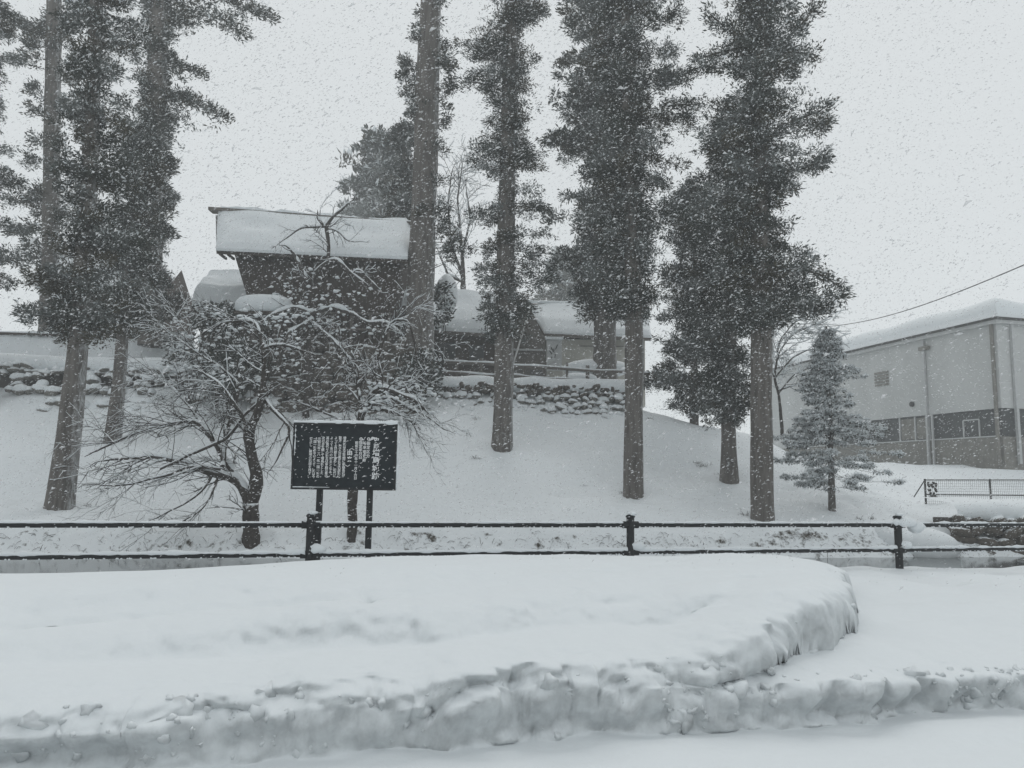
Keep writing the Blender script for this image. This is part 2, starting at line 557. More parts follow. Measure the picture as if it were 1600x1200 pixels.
def zS(u, v):
    e = edge(u)
    road = 0.015 * vnoise(u * 0.8, v * 3.5, seed=41) + 0.012 * vnoise(u * 2.5, v * 7, seed=42) - 0.02
    road = road + 0.05 * sstep(1.2, 0.0, e - v) * (0.5 + 0.5 * vnoise(u * 1.7, v * 1.7, seed=43))
    f = v - e
    shelf = (0.24 + 0.06 * vnoise(u * 1.3, 0.7, seed=44)) * sstep(0.0, 0.09, f) + 0.16 * (1 - np.exp(-np.clip(f, 0, 9) / .26)) + 0.12 * sstep(.2, 2.2, f)
    shelf = shelf + 0.05 * vnoise(u * 1.1, v * 1.1, seed=45) * sstep(0.4, 1.5, f)
    endz = sstep(2.6, 4.2, u - .35 * (np.clip(v, 5.6, 10) - 6.4))
    hf = 0.27 + 0.11 * sstep(-1.5, 1.5, u) + 0.04 * vnoise(u * 1.7, 0.5, seed=46) + .18 * endz
    d = bank_d(u, v)
    top = 0.93 + 0.03 * vnoise(u * 0.5, v * 0.8, seed=47) - 0.09 * sstep(1, -7, u) + 0.05 * sstep(-1, 3, u)
    so_ = 0.15 * vnoise(u * 0.9, 0.4, seed=91)
    st_ = 0.40 * (1 - endz) * (.55 + .45 * vnoise(u * .6, 2.4, seed=92))
    rest = top - hf
    sh_ = .40 + .50 * endz
    dc = np.clip(d, 0, 9)
    ramp_ = sh_ * (1 - np.exp(-dc / (.36 - .16 * endz))) + st_ * sstep(0.95 + so_, 1.4 + so_, d) + (1 - sh_ - st_) * sstep(1.0 - .9 * endz, 2.6 - 1.2 * endz, d)
    ramp_ = ramp_ - .11 * (1 - endz) * np.exp(-((d - .92 - so_) / .20) ** 2) * (.6 + .6 * vnoise(u * .8, 3.1, seed=93))
    bank = (hf + rest * ramp_) * (.62 * sstep(0.0, .07, d) + .38 * sstep(0.0, 0.22 - .06 * endz, d))
    back = sstep(10.4, 8.9, v)
    bank = bank * (0.25 + 0.75 * back)
    z = np.maximum(shelf, bank)
    z = np.where(f > 0, np.maximum(z, road), road)
    # settled dents on the bank top
    for du, dv, a, su_, sv_ in ((-3.6, 7.35, .07, .35, .10), (-0.2, 7.3, .05, .8, .08), (0.35, 7.25, .06, .10, .10), (-2.2, 7.25, .035, .9, .08), (2.7, 7.9, .05, .35, .12), (4.2, 7.35, .07, .16, .10), (2.6, 7.0, .05, .5, .1)):
        z = z - a * np.exp(-((u - du) / su_) ** 2 - ((v - dv) / sv_) ** 2)
    z = z + (0.03 * vnoise(u * .8, v * 1.6, seed=52) + 0.016 * vnoise(u * 1.7, v * 3.2, seed=48)) * sstep(.2, .8, f)
    # verge to the fence and down to the water
    verge = 0.42 + 0.05 * vnoise(u * 0.7, v * 0.7, seed=49) + 0.03 * vnoise(u * 2, v * 2, seed=50)
    z = z * (1 - sstep(9.9, 10.6, v)) + verge * sstep(9.9, 10.6, v)
    z = z - 1.6 * sstep(11.95, 13.4, v)
    return z


au = axis([(-60, -12, 2.0), (-12, -6.2, 0.08), (-6.2, 9.5, 0.03), (9.5, 24, 0.10), (24, 70, 2.0)])
av = axis([(-60, 2, 2.5), (2, 4.2, 0.2), (4.2, 5.4, 0.05), (5.4, 6.15, 0.010), (6.15, 9.4, 0.028), (9.4, 13.6, 0.12)])
U, V = np.meshgrid(au, av)
ZZ = zS(U, V)
gv, gu = np.gradient(ZZ, av, au)
steep = np.clip(np.sqrt(gu ** 2 + gv ** 2) / 1.6, 0, 1)
k = np.array([1, 4, 6, 4, 1]) / 16.0
for _ in range(6):
    steep = sum(k[j] * np.roll(steep, j - 2, 0) for j in range(5))
for _ in range(2):
    steep = sum(k[j] * np.roll(steep, j - 2, 1) for j in range(5))
vis = (V > 5.2) & (V < 9.4) & (U > -8) & (U < 12)
steep = steep * vis * sstep(-.05, .02, V - edge(U))
# broken, clotted face: rounded lumps of two sizes pushed out of the face
q1 = 1 - np.clip(worley(U * 3.2 + ZZ * 1.5, ZZ * 4.5 + V * 1.6, 61), 0, 1)
q2 = 1 - np.clip(worley(U * 9 + V * 3, ZZ * 10 + V * 4, 62), 0, 1)
q3 = fbm(U * 6, V * 6, ZZ * 9, 4, 63)
amp = sstep(-2.5, 1.0, U) * 0.5 + 0.5
f1, f2, cv = worley2(U * 3.6 + V * 1.2 + 0.35 * q3, ZZ * 5 + V * 2.4 + 0.35 * q3, 71)
g1, g2, cv2 = worley2(U * 9.5 + V * 3, ZZ * 12 + V * 6, 75)
dome = np.sqrt(np.clip(1 - (f1 / .85) ** 2, 0, 1))
dome2 = np.sqrt(np.clip(1 - (g1 / .85) ** 2, 0, 1))
push = steep * amp * (0.17 * (dome - .55) * (.4 + cv) + 0.09 * (dome2 - .55) * (.3 + cv2) + 0.07 * q3 + .035 * fbm(U * 22, V * 12, ZZ * 22, 2, 83))
Z2 = ZZ + steep * amp * (0.05 * (dome - 0.5) + .02 * (dome2 - .5))
Z2 = Z2 + 0.004 * fbm(U * 5, V * 12, 0, 3, 66) * (V < 9)
push = push + steep * sstep(.06, .24, ZZ) * (.10 + .09 * vnoise(U * 1.6, 1.7, seed=85)) - steep * .05
push = np.clip(push * 1.25, -.13, .17) * (1 - .3 * sstep(2.9, 4.0, U) * (V > 6))
for _ in range(1):
    push = .25 * np.roll(push, 1, 0) + .5 * push + .25 * np.roll(push, -1, 0)
nrm = np.sqrt(gu ** 2 + gv ** 2) + 1e-6
V2 = V - push * np.where(gv > 0, gv / nrm, 0)
U2 = U - push * gu / nrm
PX = cu * U2 - su * V2
PY = su * U2 + cu * V2
a_ = Acc()
a_.add(np.stack([PX, PY, Z2], -1).reshape(-1, 3), grid_faces(len(av), len(au)))
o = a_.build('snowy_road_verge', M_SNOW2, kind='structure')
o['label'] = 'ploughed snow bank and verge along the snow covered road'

# loose clods fallen along the foot of the bank
rs = np.random.RandomState(4)


def ico(sub=1):
    import bmesh
    bm = bmesh.new()
    bmesh.ops.create_icosphere(bm, subdivisions=sub, radius=1)
    v = np.array([x.co[:] for x in bm.verts])
    f = np.array([[y.index for y in x.verts] for x in bm.faces])
    bm.free()
    return v, f


IV, IF = ico(2)
IV1, IF1 = ico(1)


def blob(acc, c, s, seed, rough=0.25, mat=0, low=False):
    v0, f0 = (IV1, IF1) if low else (IV, IF)
    r = 1 + rough * vnoise(v0[:, 0] * 1.5 + seed * 3.7, v0[:, 1] * 1.5, v0[:, 2] * 1.5, seed=seed % 97) + rough * 0.5 * vnoise(v0[:, 0] * 4 + seed, v0[:, 1] * 4, v0[:, 2] * 4, seed=seed % 89)
    acc.add(v0 * r[:, None] * np.array(s) + np.array(c), f0, mat)


a_ = Acc()
wgt = (steep * ((U > -5.5) & (U < 9) & (V < 9.2) & (ZZ > .01))).reshape(-1)
wgt = wgt * (((V - edge(U) > -.02) & (V - edge(U) < .22)) | (np.abs(bank_d(U, V) - .05) < .14)).reshape(-1)
wgt = np.where(wgt > .2, wgt, 0) * np.clip(1.15 - ZZ.reshape(-1) * 2.2, .06, 1)
area = (np.gradient(V, axis=0) * np.gradient(U, axis=1)).reshape(-1)
wgt = wgt * area * (.25 + np.clip(vnoise(U * 1.1, V * .5, seed=88).reshape(-1) + .25, 0, 1))
idx = rs.choice(len(wgt), 420, p=wgt / wgt.sum(), replace=False)
PXf, PYf, PZf = PX.reshape(-1), PY.reshape(-1), Z2.reshape(-1)
for k, ii in enumerate(idx):
    s_ = .012 + .03 * rs.rand() ** 2.2 + (.06 * rs.rand() if rs.rand() < .15 else 0)
    c_ = np.array([PXf[ii], PYf[ii], PZf[ii]]) + UV(0, s_ * .6, -s_ * .2)
    r_ = 1 + .9 * (hsh(np.round(IV[:, 0] * 1.6), np.round(IV[:, 1] * 1.6), np.round(IV[:, 2] * 1.6) + k) - .5) + .25 * vnoise(IV[:, 0] * 2 + k, IV[:, 1] * 2, IV[:, 2] * 2, seed=k % 53)
    Mr = np.array(Matrix.Rotation(rs.rand() * 6.3, 3, Vector(rs.normal(size=3)).normalized()))
    a_.add((IV * r_[:, None] * np.array([1.15, .95, .85])) @ Mr.T * s_ + c_, IF)
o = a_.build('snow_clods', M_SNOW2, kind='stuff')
o['label'] = 'clods of ploughed snow stuck along the broken foot of the roadside bank'

# ------------------------------------------------------------------ trees
def interp_profile(pr, py):
    pr = sorted(pr)
    ys = [p[0] for p in pr]
    return np.interp(py, ys, [p[1] for p in pr]), np.interp(py, ys, [p[2] for p in pr])


def blades(acc, c, d, L, W, rs, mats):
    """pointed needle sprays: one kite per spray"""
    n = len(c)
    rr = rs.normal(size=(n, 3))
    s = np.cross(d, rr)
    s /= np.linalg.norm(s, axis=1)[:, None] + 1e-9
    L = L[:, None]
    W = W[:, None]
    mid = c + d * L * 0.45
    tip = c + d * L + np.array([0, 0, -0.04]) * rs.rand(n, 1)
    v = np.stack([c, mid + s * W * .5, tip, mid - s * W * .5], 1).reshape(-1, 3)
    f = np.arange(4 * n).reshape(n, 4)
    acc.add(v, f, mats)


def foliage(acc, C, D, S, rs, per, snow, rusty=0.12, L0=0.24, up=0.35, wid=0.3, tone=None):
    """C tuft centres, D their outward directions, S their sizes"""
    n = len(C)
    c = np.repeat(C, per, 0)
    d = np.repeat(D, per, 0)
    s = np.repeat(S, per)
    off = rs.normal(size=(n * per, 3)) * s[:, None] * 0.40
    off[:, 2] *= 0.7
    dd = d * 0.75 + np.repeat(rs.normal(size=(n, 3)) * .35, per, 0) + rs.normal(size=(n * per, 3)) * 0.42 + off / (s[:, None] + 1e-6) * 0.5
    dd[:, 2] += up
    dd /= np.linalg.norm(dd, axis=1)[:, None]
    L = L0 * rs.uniform(.6, 1.35, n * per) * (s / 0.3) ** 0.5
    Wd = L * wid * rs.uniform(.7, 1.3, n * per)
    rel = off[:, 2] / (s + 1e-6)
    ps = snow * (0.25 + 2.4 * np.clip(rel, 0, 1))
    q = rs.rand(n * per)
    t0 = np.zeros(n * per, int) if tone is None else np.repeat(tone, per)
    mats = np.where(q < ps, 2, np.where(q < ps + rusty * .5, 1, t0))
    blades(acc, c + off, dd, L, Wd, rs, mats)


def bark_trunk(tl, name='trunk', sides=18, mat=None, sink=0.6, step=0.22, flare=0.10, parent=None, snowside=True, rough=0.09):
    """tl: list of (x, y, z, radius)"""
    tl = np.array(tl, float)
    tl = tl[np.argsort(tl[:, 2])]
    z0, z1 = tl[0, 2] - sink, tl[-1, 2]
    n = max(4, int((z1 - z0) / step))
    zz = np.linspace(z0, z1, n)
    cx = np.interp(zz, tl[:, 2], tl[:, 0])
    cy = np.interp(zz, tl[:, 2], tl[:, 1])
    r = np.interp(zz, tl[:, 2], tl[:, 3])
    kk = np.array([.25, .5, .25])
    for arr in (cx, cy, r):
        t = arr.copy()
        for _ in range(2):
            t[1:-1] = kk[0] * t[:-2] + kk[1] * t[1:-1] + kk[2] * t[2:]
        arr[:] = t
    r = r * (1 + flare * np.exp(-(zz - tl[0, 2]).clip(0) / 0.35))
    ang = np.arange(sides) * 2 * math.pi / sides
    AA, ZZ_ = np.meshgrid(ang, zz)
    rid = rough * vnoise(np.cos(AA) * 3.2 + 5, np.sin(AA) * 3.2, ZZ_ * 0.35, seed=3) + rough * 1.1 * vnoise(np.cos(AA) * 7, np.sin(AA) * 7, ZZ_ * 0.5, seed=8)
    RR = r[:, None] * (1 + rid)
    v = np.stack([cx[:, None] + RR * np.cos(AA), cy[:, None] + RR * np.sin(AA), ZZ_], -1).reshape(-1, 3)
    i = np.arange(n - 1)[:, None] * sides
    j = np.arange(sides)[None]
    j2 = (j + 1) % sides
    f = np.stack([i + j, i + j2, i + sides + j2, i + sides + j], -1).reshape(-1, 4)
    ac = Acc()
    ac.add(v, f)
    return ac


def cedar(label, trunk_px, prof=None, Y=None, seed=1, n=260, tuft=0.34, per=20, snow=0.10, clumps=(), arms=(), rusty=0.12, L0=0.145, base_Y=None,
          inner=0.8, depth_ratio=0.8, pad_k=.50, tier=0, reach=.45, flat=.75, droop0=-.05, name='cedar_tree', group='tall cedars on the slope', cat='tree', limb_r=0.035, wid=0.30, top_extra=True, up=0.35, sink=0.6, trunk_sides=30):
    """trunk_px: list of (px, py, width_px) from the foot upwards; the foot stands on the terrain (or at depth Y)"""
    rs = np.random.RandomState(seed)
    fx, fy, fw = trunk_px[0]
    g = G(fx, fy) if Y is None else P(fx, fy, Y)
    Yd = g[1]
    tl = []
    for px, py, wpx in trunk_px:
        p = P(px, py, Yd)
        tl.append((p[0], Yd, p[2], wpx / 2 / FPX * Yd))
    root = empty(name, g, label, cat, group)
    tr = bark_trunk(tl, sink=sink, sides=trunk_sides).build('trunk', M_BARK)
    put(tr, root)
    tla = np.array(tl)[np.argsort([t[2] for t in tl])]
    cxf = lambda z: np.interp(z, tla[:, 2], tla[:, 0])
    rf = lambda z: np.interp(z, tla[:, 2], tla[:, 3])
    k = Yd / FPX
    C, D, S = [], [], []
    limb = Acc()
    T = []
    if prof:
        ys = [p[0] for p in prof]
        ylo, yhi = max(ys), min(ys)
        npad = int(n * pad_k)
        for i in range(npad + int(n * .16 * inner)):
            fill = i >= npad
            py = rs.uniform(yhi, ylo)
            if tier:
                py = round(py / tier) * tier + rs.normal() * tier * .12
            xl, xr = interp_profile(prof, py)
            pz = P(800, py, Yd)[2]
            xc = cxf(pz)
            eL = xc - P(xl, py, Yd)[0]
            eR = P(xr, py, Yd)[0] - xc
            ph = rs.uniform(0, 2 * math.pi)
            if rs.rand() < 0.28:
                ph = rs.choice([0, math.pi]) + rs.normal() * 0.45
            gap = vnoise(pz * 1.15, math.cos(ph) * 1.6 + 4, math.sin(ph) * 1.6, seed=seed + 60)
            if gap < -0.27 and not fill:
                continue
            ex = eR if math.cos(ph) > 0 else eL
            if ex < 0.08:
                continue
            ed = (abs(eL) + abs(eR)) / 2 * depth_ratio
            rmax = math.hypot(ex * math.cos(ph), ed * math.sin(ph))
            pr = tuft * rs.uniform(1.0, 2.0)
            f_ = rs.uniform(0.1, .6) if fill else rs.uniform(reach, 1.04) + (.12 if rs.rand() < .15 else 0)
            if not tier and f_ > .62 and gap < (-.04 if n < 450 else -.14):
                continue
            f_ *= 1 + .35 * min(gap, .25)
            ln = max(0.1, rmax * f_ - pr * .12)
            dr = np.array([math.cos(ph), math.sin(ph), 0])
            droop = droop0 + rs.uniform(-0.2, 0.15)
            t = np.linspace(0, 1, 5)
            pts = np.array([[xc, Yd, pz - droop * ln * .6]]) + dr * (t * ln)[:, None] + np.array([0, 0, 1.0]) * (droop * ln * t * (1.6 - t))[:, None]
            if not fill:
                limb.tube(pts + rs.normal(size=(5, 3)) * .05 * np.array([0, 1, 1, 1, 0])[:, None], np.linspace(limb_r * .7, 0.008, 5), 4, cap=False)
            pc = pts[-1]
            m_ = max(6, int(8.5 * (pr / tuft) ** 1.9))
            sp = rs.normal(size=(m_, 3))
            sp /= np.linalg.norm(sp, axis=1)[:, None]
            rad = pr * rs.uniform(.3, 1.0, m_)
            ell = np.array([1, 1, flat])
            cc = pc + sp * rad[:, None] * ell * .66
            # pads taper back along the bough
            back = rs.rand(m_) < .42
            cc[back] -= dr * pr * rs.uniform(.5, 2.4, back.sum())[:, None]
            C.append(cc)
            D.append(sp * ell * .7 + dr * .5 + np.array([0, 0, .05]))
            S.append(rs.uniform(.45, .85, m_) * tuft)
            T.append(np.full(m_, 0 if tier else [0, 0, 3, 3, 1][rs.randint(5)]))
    for (px, py, rp) in clumps:
        p = P(px, py, Yd)
        dY = rs.uniform(-.8, .8)
        p = p + np.array([0, dY, 0])
        s0 = np.array([cxf(p[2]), Yd, p[2] + rs.uniform(-.3, .2)])
        t = np.linspace(0, 1, 5)
        pts = s0 + (p - s0) * t[:, None] + np.array([0, 0, -.15]) * (np.sin(t * math.pi))[:, None]
        limb.tube(pts, np.linspace(limb_r, 0.012, 5), 4, cap=False)
        R_ = rp * k
        m_ = max(5, int(15 * (R_ / tuft) ** 1.7))
        cc = rs.normal(size=(m_, 3)) * R_ * 0.5 + p
        C.append(cc)
        dd = cc - s0
        D.append(dd / (np.linalg.norm(dd, axis=1)[:, None] + .3))
        S.append(rs.uniform(.55, 1.0, m_) * tuft)
    for arm in arms:
        pts = np.array([P(px, py, Yd) for px, py, rp in arm])
        pts[:, 1] += np.linspace(0, rs.uniform(-1, 1), len(pts))
        rp = np.array([a[2] for a in arm]) * k
        sL = np.concatenate([[0], np.cumsum(np.linalg.norm(np.diff(pts, axis=0), axis=1))])
        tt = np.linspace(0, sL[-1], 10)
        pp = np.stack([np.interp(tt, sL, pts[:, q]) for q in range(3)], 1)
        limb.tube(pp, np.linspace(limb_r * 1.7, 0.015, 10), 5, cap=False)
        m_ = int(sL[-1] / tuft * 7.5)
        u_ = rs.rand(m_) * sL[-1]
        rad = np.interp(u_, sL, rp)
        keep = rad > 0.05
        cc = np.stack([np.interp(u_, sL, pts[:, q]) for q in range(3)], 1) + rs.normal(size=(m_, 3)) * rad[:, None] * np.array([.4, .6, .5])
        dr = pts[-1] - pts[0]
        dr /= np.linalg.norm(dr)
        C.append(cc[keep])
        D.append(np.repeat(dr[None], keep.sum(), 0) * .7)
        S.append((rs.uniform(.6, 1.0, m_) * tuft)[keep])
    C, D, S = np.concatenate(C), np.concatenate(D), np.concatenate(S)
    crown = Acc()
    tone = np.concatenate(T) if T else np.zeros(0, int)
    tone = np.concatenate([tone, rs.choice([0, 0, 3, 1], len(C) - len(tone))])
    foliage(crown, C, D, S, rs, per, snow, rusty, L0, up, wid, tone)
    cr = crown.build('crown', [M_LEAF, M_LEAF2, M_SNOW, M_LEAF3], smooth=False)
    put(cr, root)
    if limb.v:
        lb = limb.build('limbwood', M_BARK)
        lb['kind'] = 'stuff'
        put(lb, root)
    return root, g


GC = 'tall cedars on the slope'
# nearest trees first
cedar('tall cedar leaning over the slope beside the long bare branches of the cherry tree',
      [(92, 793, 37), (107, 680, 33), (119, 560, 29), (130, 430, 26), (141, 250, 23), (150, 0, 20), (155, -250, 14)],
      [(-250, 110, 200), (0, 92, 230), (50, 100, 222), (100, 112, 205), (160, 115, 215), (200, 108, 195), (240, 108, 215), (290, 100, 205), (330, 110, 212), (380, 122, 215), (420, 105, 208), (455, 62, 205), (480, 36, 200), (505, 40, 195), (530, 82, 178), (548, 110, 150)],
      seed=3, n=440, snow=0.13, per=26)
cedar('slim cedar with a thin trunk standing just behind the leaning cedar',
      [(175, 690, 23), (185, 600, 19), (193, 500, 17), (203, 400, 14), (210, 300, 11), (215, 200, 8)],
      [(205, 195, 235), (260, 178, 268), (300, 168, 275), (350, 182, 285), (400, 182, 270), (440, 168, 272), (480, 165, 268), (505, 168, 238), (528, 182, 214)],
      seed=5, n=250, snow=0.17, per=26)
cedar('tall cedar with long bare-ended branches reaching over the dark hall roof',
      [(238, 522, 34), (236, 400, 33), (240, 300, 32), (245, 150, 31), (250, 0, 29), (255, -200, 20)],
      [(-200, 200, 330), (0, 200, 300), (20, 198, 290), (60, 215, 280), (90, 225, 272), (112, 228, 254), (150, 222, 258), (200, 225, 272), (240, 224, 272), (270, 208, 268), (300, 202, 270), (340, 198, 283), (380, 198, 268), (420, 207, 262), (460, 202, 272), (500, 207, 268)],
      Y=37, seed=7, n=330, tuft=0.42, L0=0.21, snow=0.12, per=20,
      arms=[[(250, 150, 8), (285, 152, 9), (320, 170, 12), (345, 185, 14), (362, 192, 8)], [(255, 30, 15), (320, 25, 20), (360, 35, 18), (385, 60, 9)],
            [(250, -10, 15), (340, -15, 15), (385, 5, 14), (424, 20, 5)], [(255, 95, 8), (285, 98, 12), (304, 102, 8)]])
cedar('grey cedar with sparse tufts behind the leaning cedar, its trunk bare between them',
      [(76, 520, 25), (80, 300, 25), (85, 0, 22), (87, -200, 14)], None, Y=40, seed=9, tuft=0.4, L0=0.21, snow=0.12, per=20,
      clumps=[(60, 108, 14), (66, 180, 12), (100, 120, 12), (110, 60, 14), (55, 70, 12), (95, 75, 12), (62, 262, 13), (72, 305, 15), (55, 300, 12), (50, 330, 11), (98, 270, 14), (40, 312, 12), (105, 300, 14), (55, 385, 14), (96, 392, 13), (60, 420, 12), (45, 350, 12), (62, 150, 14), (100, 165, 12), (58, 220, 13), (92, 330, 14), (66, 345, 14), (100, 375, 13), (58, 440, 14), (100, 460, 14), (60, 480, 14), (98, 105, 14), (64, 80, 13), (100, 340, 14), (40, 365, 14), (70, 450, 12), (98, 430, 12), (95, 20, 14), (75, -20, 16), (90, -60, 16), (60, -40, 15), (95, 235, 12), (88, 220, 10)],
      arms=[[(80, 20, 6), (55, 45, 8), (20, 35, 16), (0, 20, 18)], [(80, 60, 0), (48, 45, 6), (30, 35, 12)], [(85, 150, 0), (118, 180, 2), (130, 190, 12)], [(80, 290, 8), (40, 300, 14), (0, 308, 12)], [(78, 400, 8), (45, 410, 14), (10, 405, 14)]])
cedar('cedar at the edge of the view, only its crown of hanging clumps in sight',
      [(-32, 640, 36), (-32, 300, 30), (-30, 0, 26), (-30, -200, 18)],
      [(-200, -90, 20), (0, -90, 26), (50, -90, 24), (100, -90, 24), (150, -90, 36), (190, -90, 24), (240, -90, 16), (280, -90, 10), (300, -90, 24), (340, -90, 40), (375, -90, 36), (405, -90, 34), (440, -80, 26), (465, -70, 18)],
      seed=11, n=340, snow=0.12, per=26)
cedar('huge bare cedar trunk with small side tufts beside the turret roof',
      [(656, 575, 44), (657, 450, 42), (663, 300, 39), (668, 150, 37), (673, 0, 33), (677, -200, 24)], None, Y=34.6, seed=13, tuft=0.36, L0=0.18, snow=0.05, per=20, trunk_sides=26,
      clumps=[(640, 98, 17), (632, 108, 14), (640, 140, 18), (648, 160, 14), (634, 90, 10), (652, 62, 10), (690, 72, 14), (700, 90, 15), (696, 120, 16), (704, 130, 10), (692, 105, 16), (688, 185, 8), (697, 180, 10), (703, 178, 7), (690, 235, 10), (688, 290, 10), (690, 330, 14), (694, 345, 12), (700, 370, 12), (706, 378, 12), (700, 395, 10), (703, 412, 8), (650, 30, 9), (688, 12, 10), (684, 30, 8), (652, 5, 8), (646, 125, 14), (660, 170, 14), (665, 230, 12), (660, 340, 12), (690, 360, 12), (680, 150, 12), (672, 60, 12)],
      arms=[[(655, 175, 0), (645, 182, 3), (638, 183, 3)]])
cedar('cedar with a shaggy crown and a bare lower trunk standing alone mid slope',
      [(785, 699, 30), (787, 560, 29), (790, 400, 28), (795, 200, 25), (800, 0, 22), (805, -250, 14)],
      [(-200, 750, 840), (0, 732, 850), (25, 736, 850), (57, 712, 845), (77, 732, 829), (100, 745, 838), (125, 724, 839), (155, 757, 829), (175, 750, 828), (200, 757, 822), (230, 737, 837), (250, 732, 850), (290, 745, 850), (330, 728, 850), (365, 720, 866), (400, 724, 868), (440, 730, 866), (470, 745, 850), (500, 756, 812), (530, 768, 802)],
      seed=17, n=600, snow=0.09, per=20, arms=[[(770, 85, 12), (740, 78, 15), (722, 62, 18), (710, 68, 10)], [(770, 135, 10), (745, 130, 14), (725, 130, 10)]])
cedar('dense dark cedar with the straight bare lower trunk standing nearest the terrace fence end',
      [(990, 776, 29), (991, 600, 28), (990, 470, 28), (986, 300, 25), (980, 0, 21), (978, -250, 14)],
      [(-250, 930, 1040), (0, 908, 1060), (30, 902, 1074), (60, 902, 1076), (85, 902, 1046), (120, 907, 1074), (160, 907, 1090), (180, 907, 1068), (232, 902, 1084), (256, 912, 1054), (300, 902, 1072), (350, 907, 1072), (400, 922, 1058), (440, 932, 1048), (472, 956, 1028), (500, 977, 1003)],
      seed=19, n=560, snow=0.09, per=20, inner=1.5,
      arms=[[(1030, 135, 8), (1065, 120, 10), (1090, 108, 10), (1110, 115, 8)], [(1030, 165, 8), (1075, 165, 10), (1098, 165, 12)]])
cedar('broad dark cedar behind the terrace fence in front of the cream house',
      [(945, 580, 36), (945, 470, 35), (943, 200, 31), (940, 0, 27), (940, -100, 20)],
      [(-80, 900, 980), (0, 890, 990), (30, 878, 990), (80, 866, 1000), (128, 850, 1000), (160, 862, 1000), (200, 858, 1000), (240, 852, 1000), (262, 887, 1000), (285, 866, 1000), (330, 856, 1000), (360, 880, 1000), (400, 868, 1000), (440, 888, 1000), (470, 907, 990), (492, 928, 965)],
      Y=40, seed=23, n=460, tuft=0.45, L0=0.22, snow=0.09, per=20, inner=1.4, arms=[[(900, 230, 10), (872, 225, 12), (850, 232, 10)], [(880, 340, 12), (865, 345, 14), (850, 330, 14)]])
cedar('tall cedar with wide ragged crown close to the moat beside the small snowy fir',
      [(1191, 811, 34), (1190, 600, 32), (1190, 480, 31), (1186, 300, 28), (1190, 150, 25), (1195, 0, 21), (1197, -150, 14)],
      [(-200, 1165, 1225), (0, 1146, 1234), (30, 1150, 1248), (60, 1152, 1262), (85, 1152, 1262), (105, 1152, 1268), (130, 1160, 1260), (150, 1162, 1238), (170, 1142, 1284), (190, 1127, 1290), (215, 1112, 1278), (250, 1107, 1296), (270, 1102, 1286), (285, 1097, 1248), (320, 1102, 1286), (345, 1107, 1286), (370, 1112, 1298), (400, 1117, 1306), (440, 1122, 1308), (465, 1132, 1298), (482, 1142, 1290), (500, 1152, 1238), (522, 1168, 1213)],
      seed=29, n=640, snow=0.09, per=20, inner=1.3,
      arms=[[(1165, 60, 8), (1130, 52, 10), (1108, 45, 9), (1090, 40, 5)], [(1165, 72, 8), (1120, 78, 9), (1082, 86, 5)], [(1165, 125, 8), (1140, 110, 14), (1110, 118, 13), (1088, 115, 8)],
            [(1215, 75, 12), (1245, 50, 12), (1262, 32, 8)], [(1220, 80, 12), (1262, 76, 12), (1286, 82, 8)], [(1200, 270, 10), (1250, 270, 10), (1284, 257, 7)],
            [(1240, 415, 10), (1290, 428, 10), (1322, 444, 9), (1330, 456, 4)], [(1240, 480, 10), (1268, 488, 9), (1290, 487, 5)], [(1235, 190, 10), (1275, 180, 14), (1290, 172, 6)]])
cedar('cedar with a crooked flared foot on the slope between two straight trunks',
      [(1140, 753, 27), (1139, 700, 22), (1138, 640, 21), (1142, 500, 18), (1143, 300, 12), (1142, 170, 6)],
      [(150, 1130, 1150), (170, 1112, 1163), (220, 1100, 1168), (280, 1082, 1170), (340, 1080, 1170), (420, 1072, 1180), (500, 1072, 1188), (560, 1082, 1196), (600, 1096, 1190), (640, 1112, 1178), (655, 1126, 1158)],
      seed=31, n=380, snow=0.06, per=20, inner=1.3)
cedar('short bushy cedar at the skyline of the slope',
      [(1085, 659, 13), (1085, 600, 11), (1084, 450, 8), (1080, 290, 3)],
      [(280, 1060, 1095), (350, 1048, 1108), (430, 1037, 1118), (500, 1014, 1128), (560, 1004, 1132), (600, 1005, 1132), (630, 1014, 1128), (645, 1055, 1108)],
      seed=37, n=420, snow=0.09, per=20, tuft=0.36, L0=0.18)

# small fir loaded with snow
cedar('small snow laden fir with a thin bare stem on the slope near the hall',
      [(1300, 798, 11), (1299, 740, 9), (1296, 620, 6), (1291, 510, 3)],
      [(503, 1289, 1293), (530, 1275, 1306), (550, 1266, 1318), (570, 1266, 1338), (600, 1258, 1352), (614, 1258, 1328), (640, 1250, 1348), (655, 1240, 1362), (670, 1232, 1384), (690, 1218, 1396), (710, 1220, 1410), (726, 1216, 1424), (738, 1228, 1412), (748, 1242, 1400), (754, 1280, 1350)],
      seed=41, n=500, snow=2.0, per=22, tuft=0.15, tier=9, reach=.42, flat=.45, droop0=-.22, L0=0.12, name='snowy_fir', group=None, rusty=0.2, inner=0.5, limb_r=0.012, up=0.05, sink=0.3, wid=0.36)

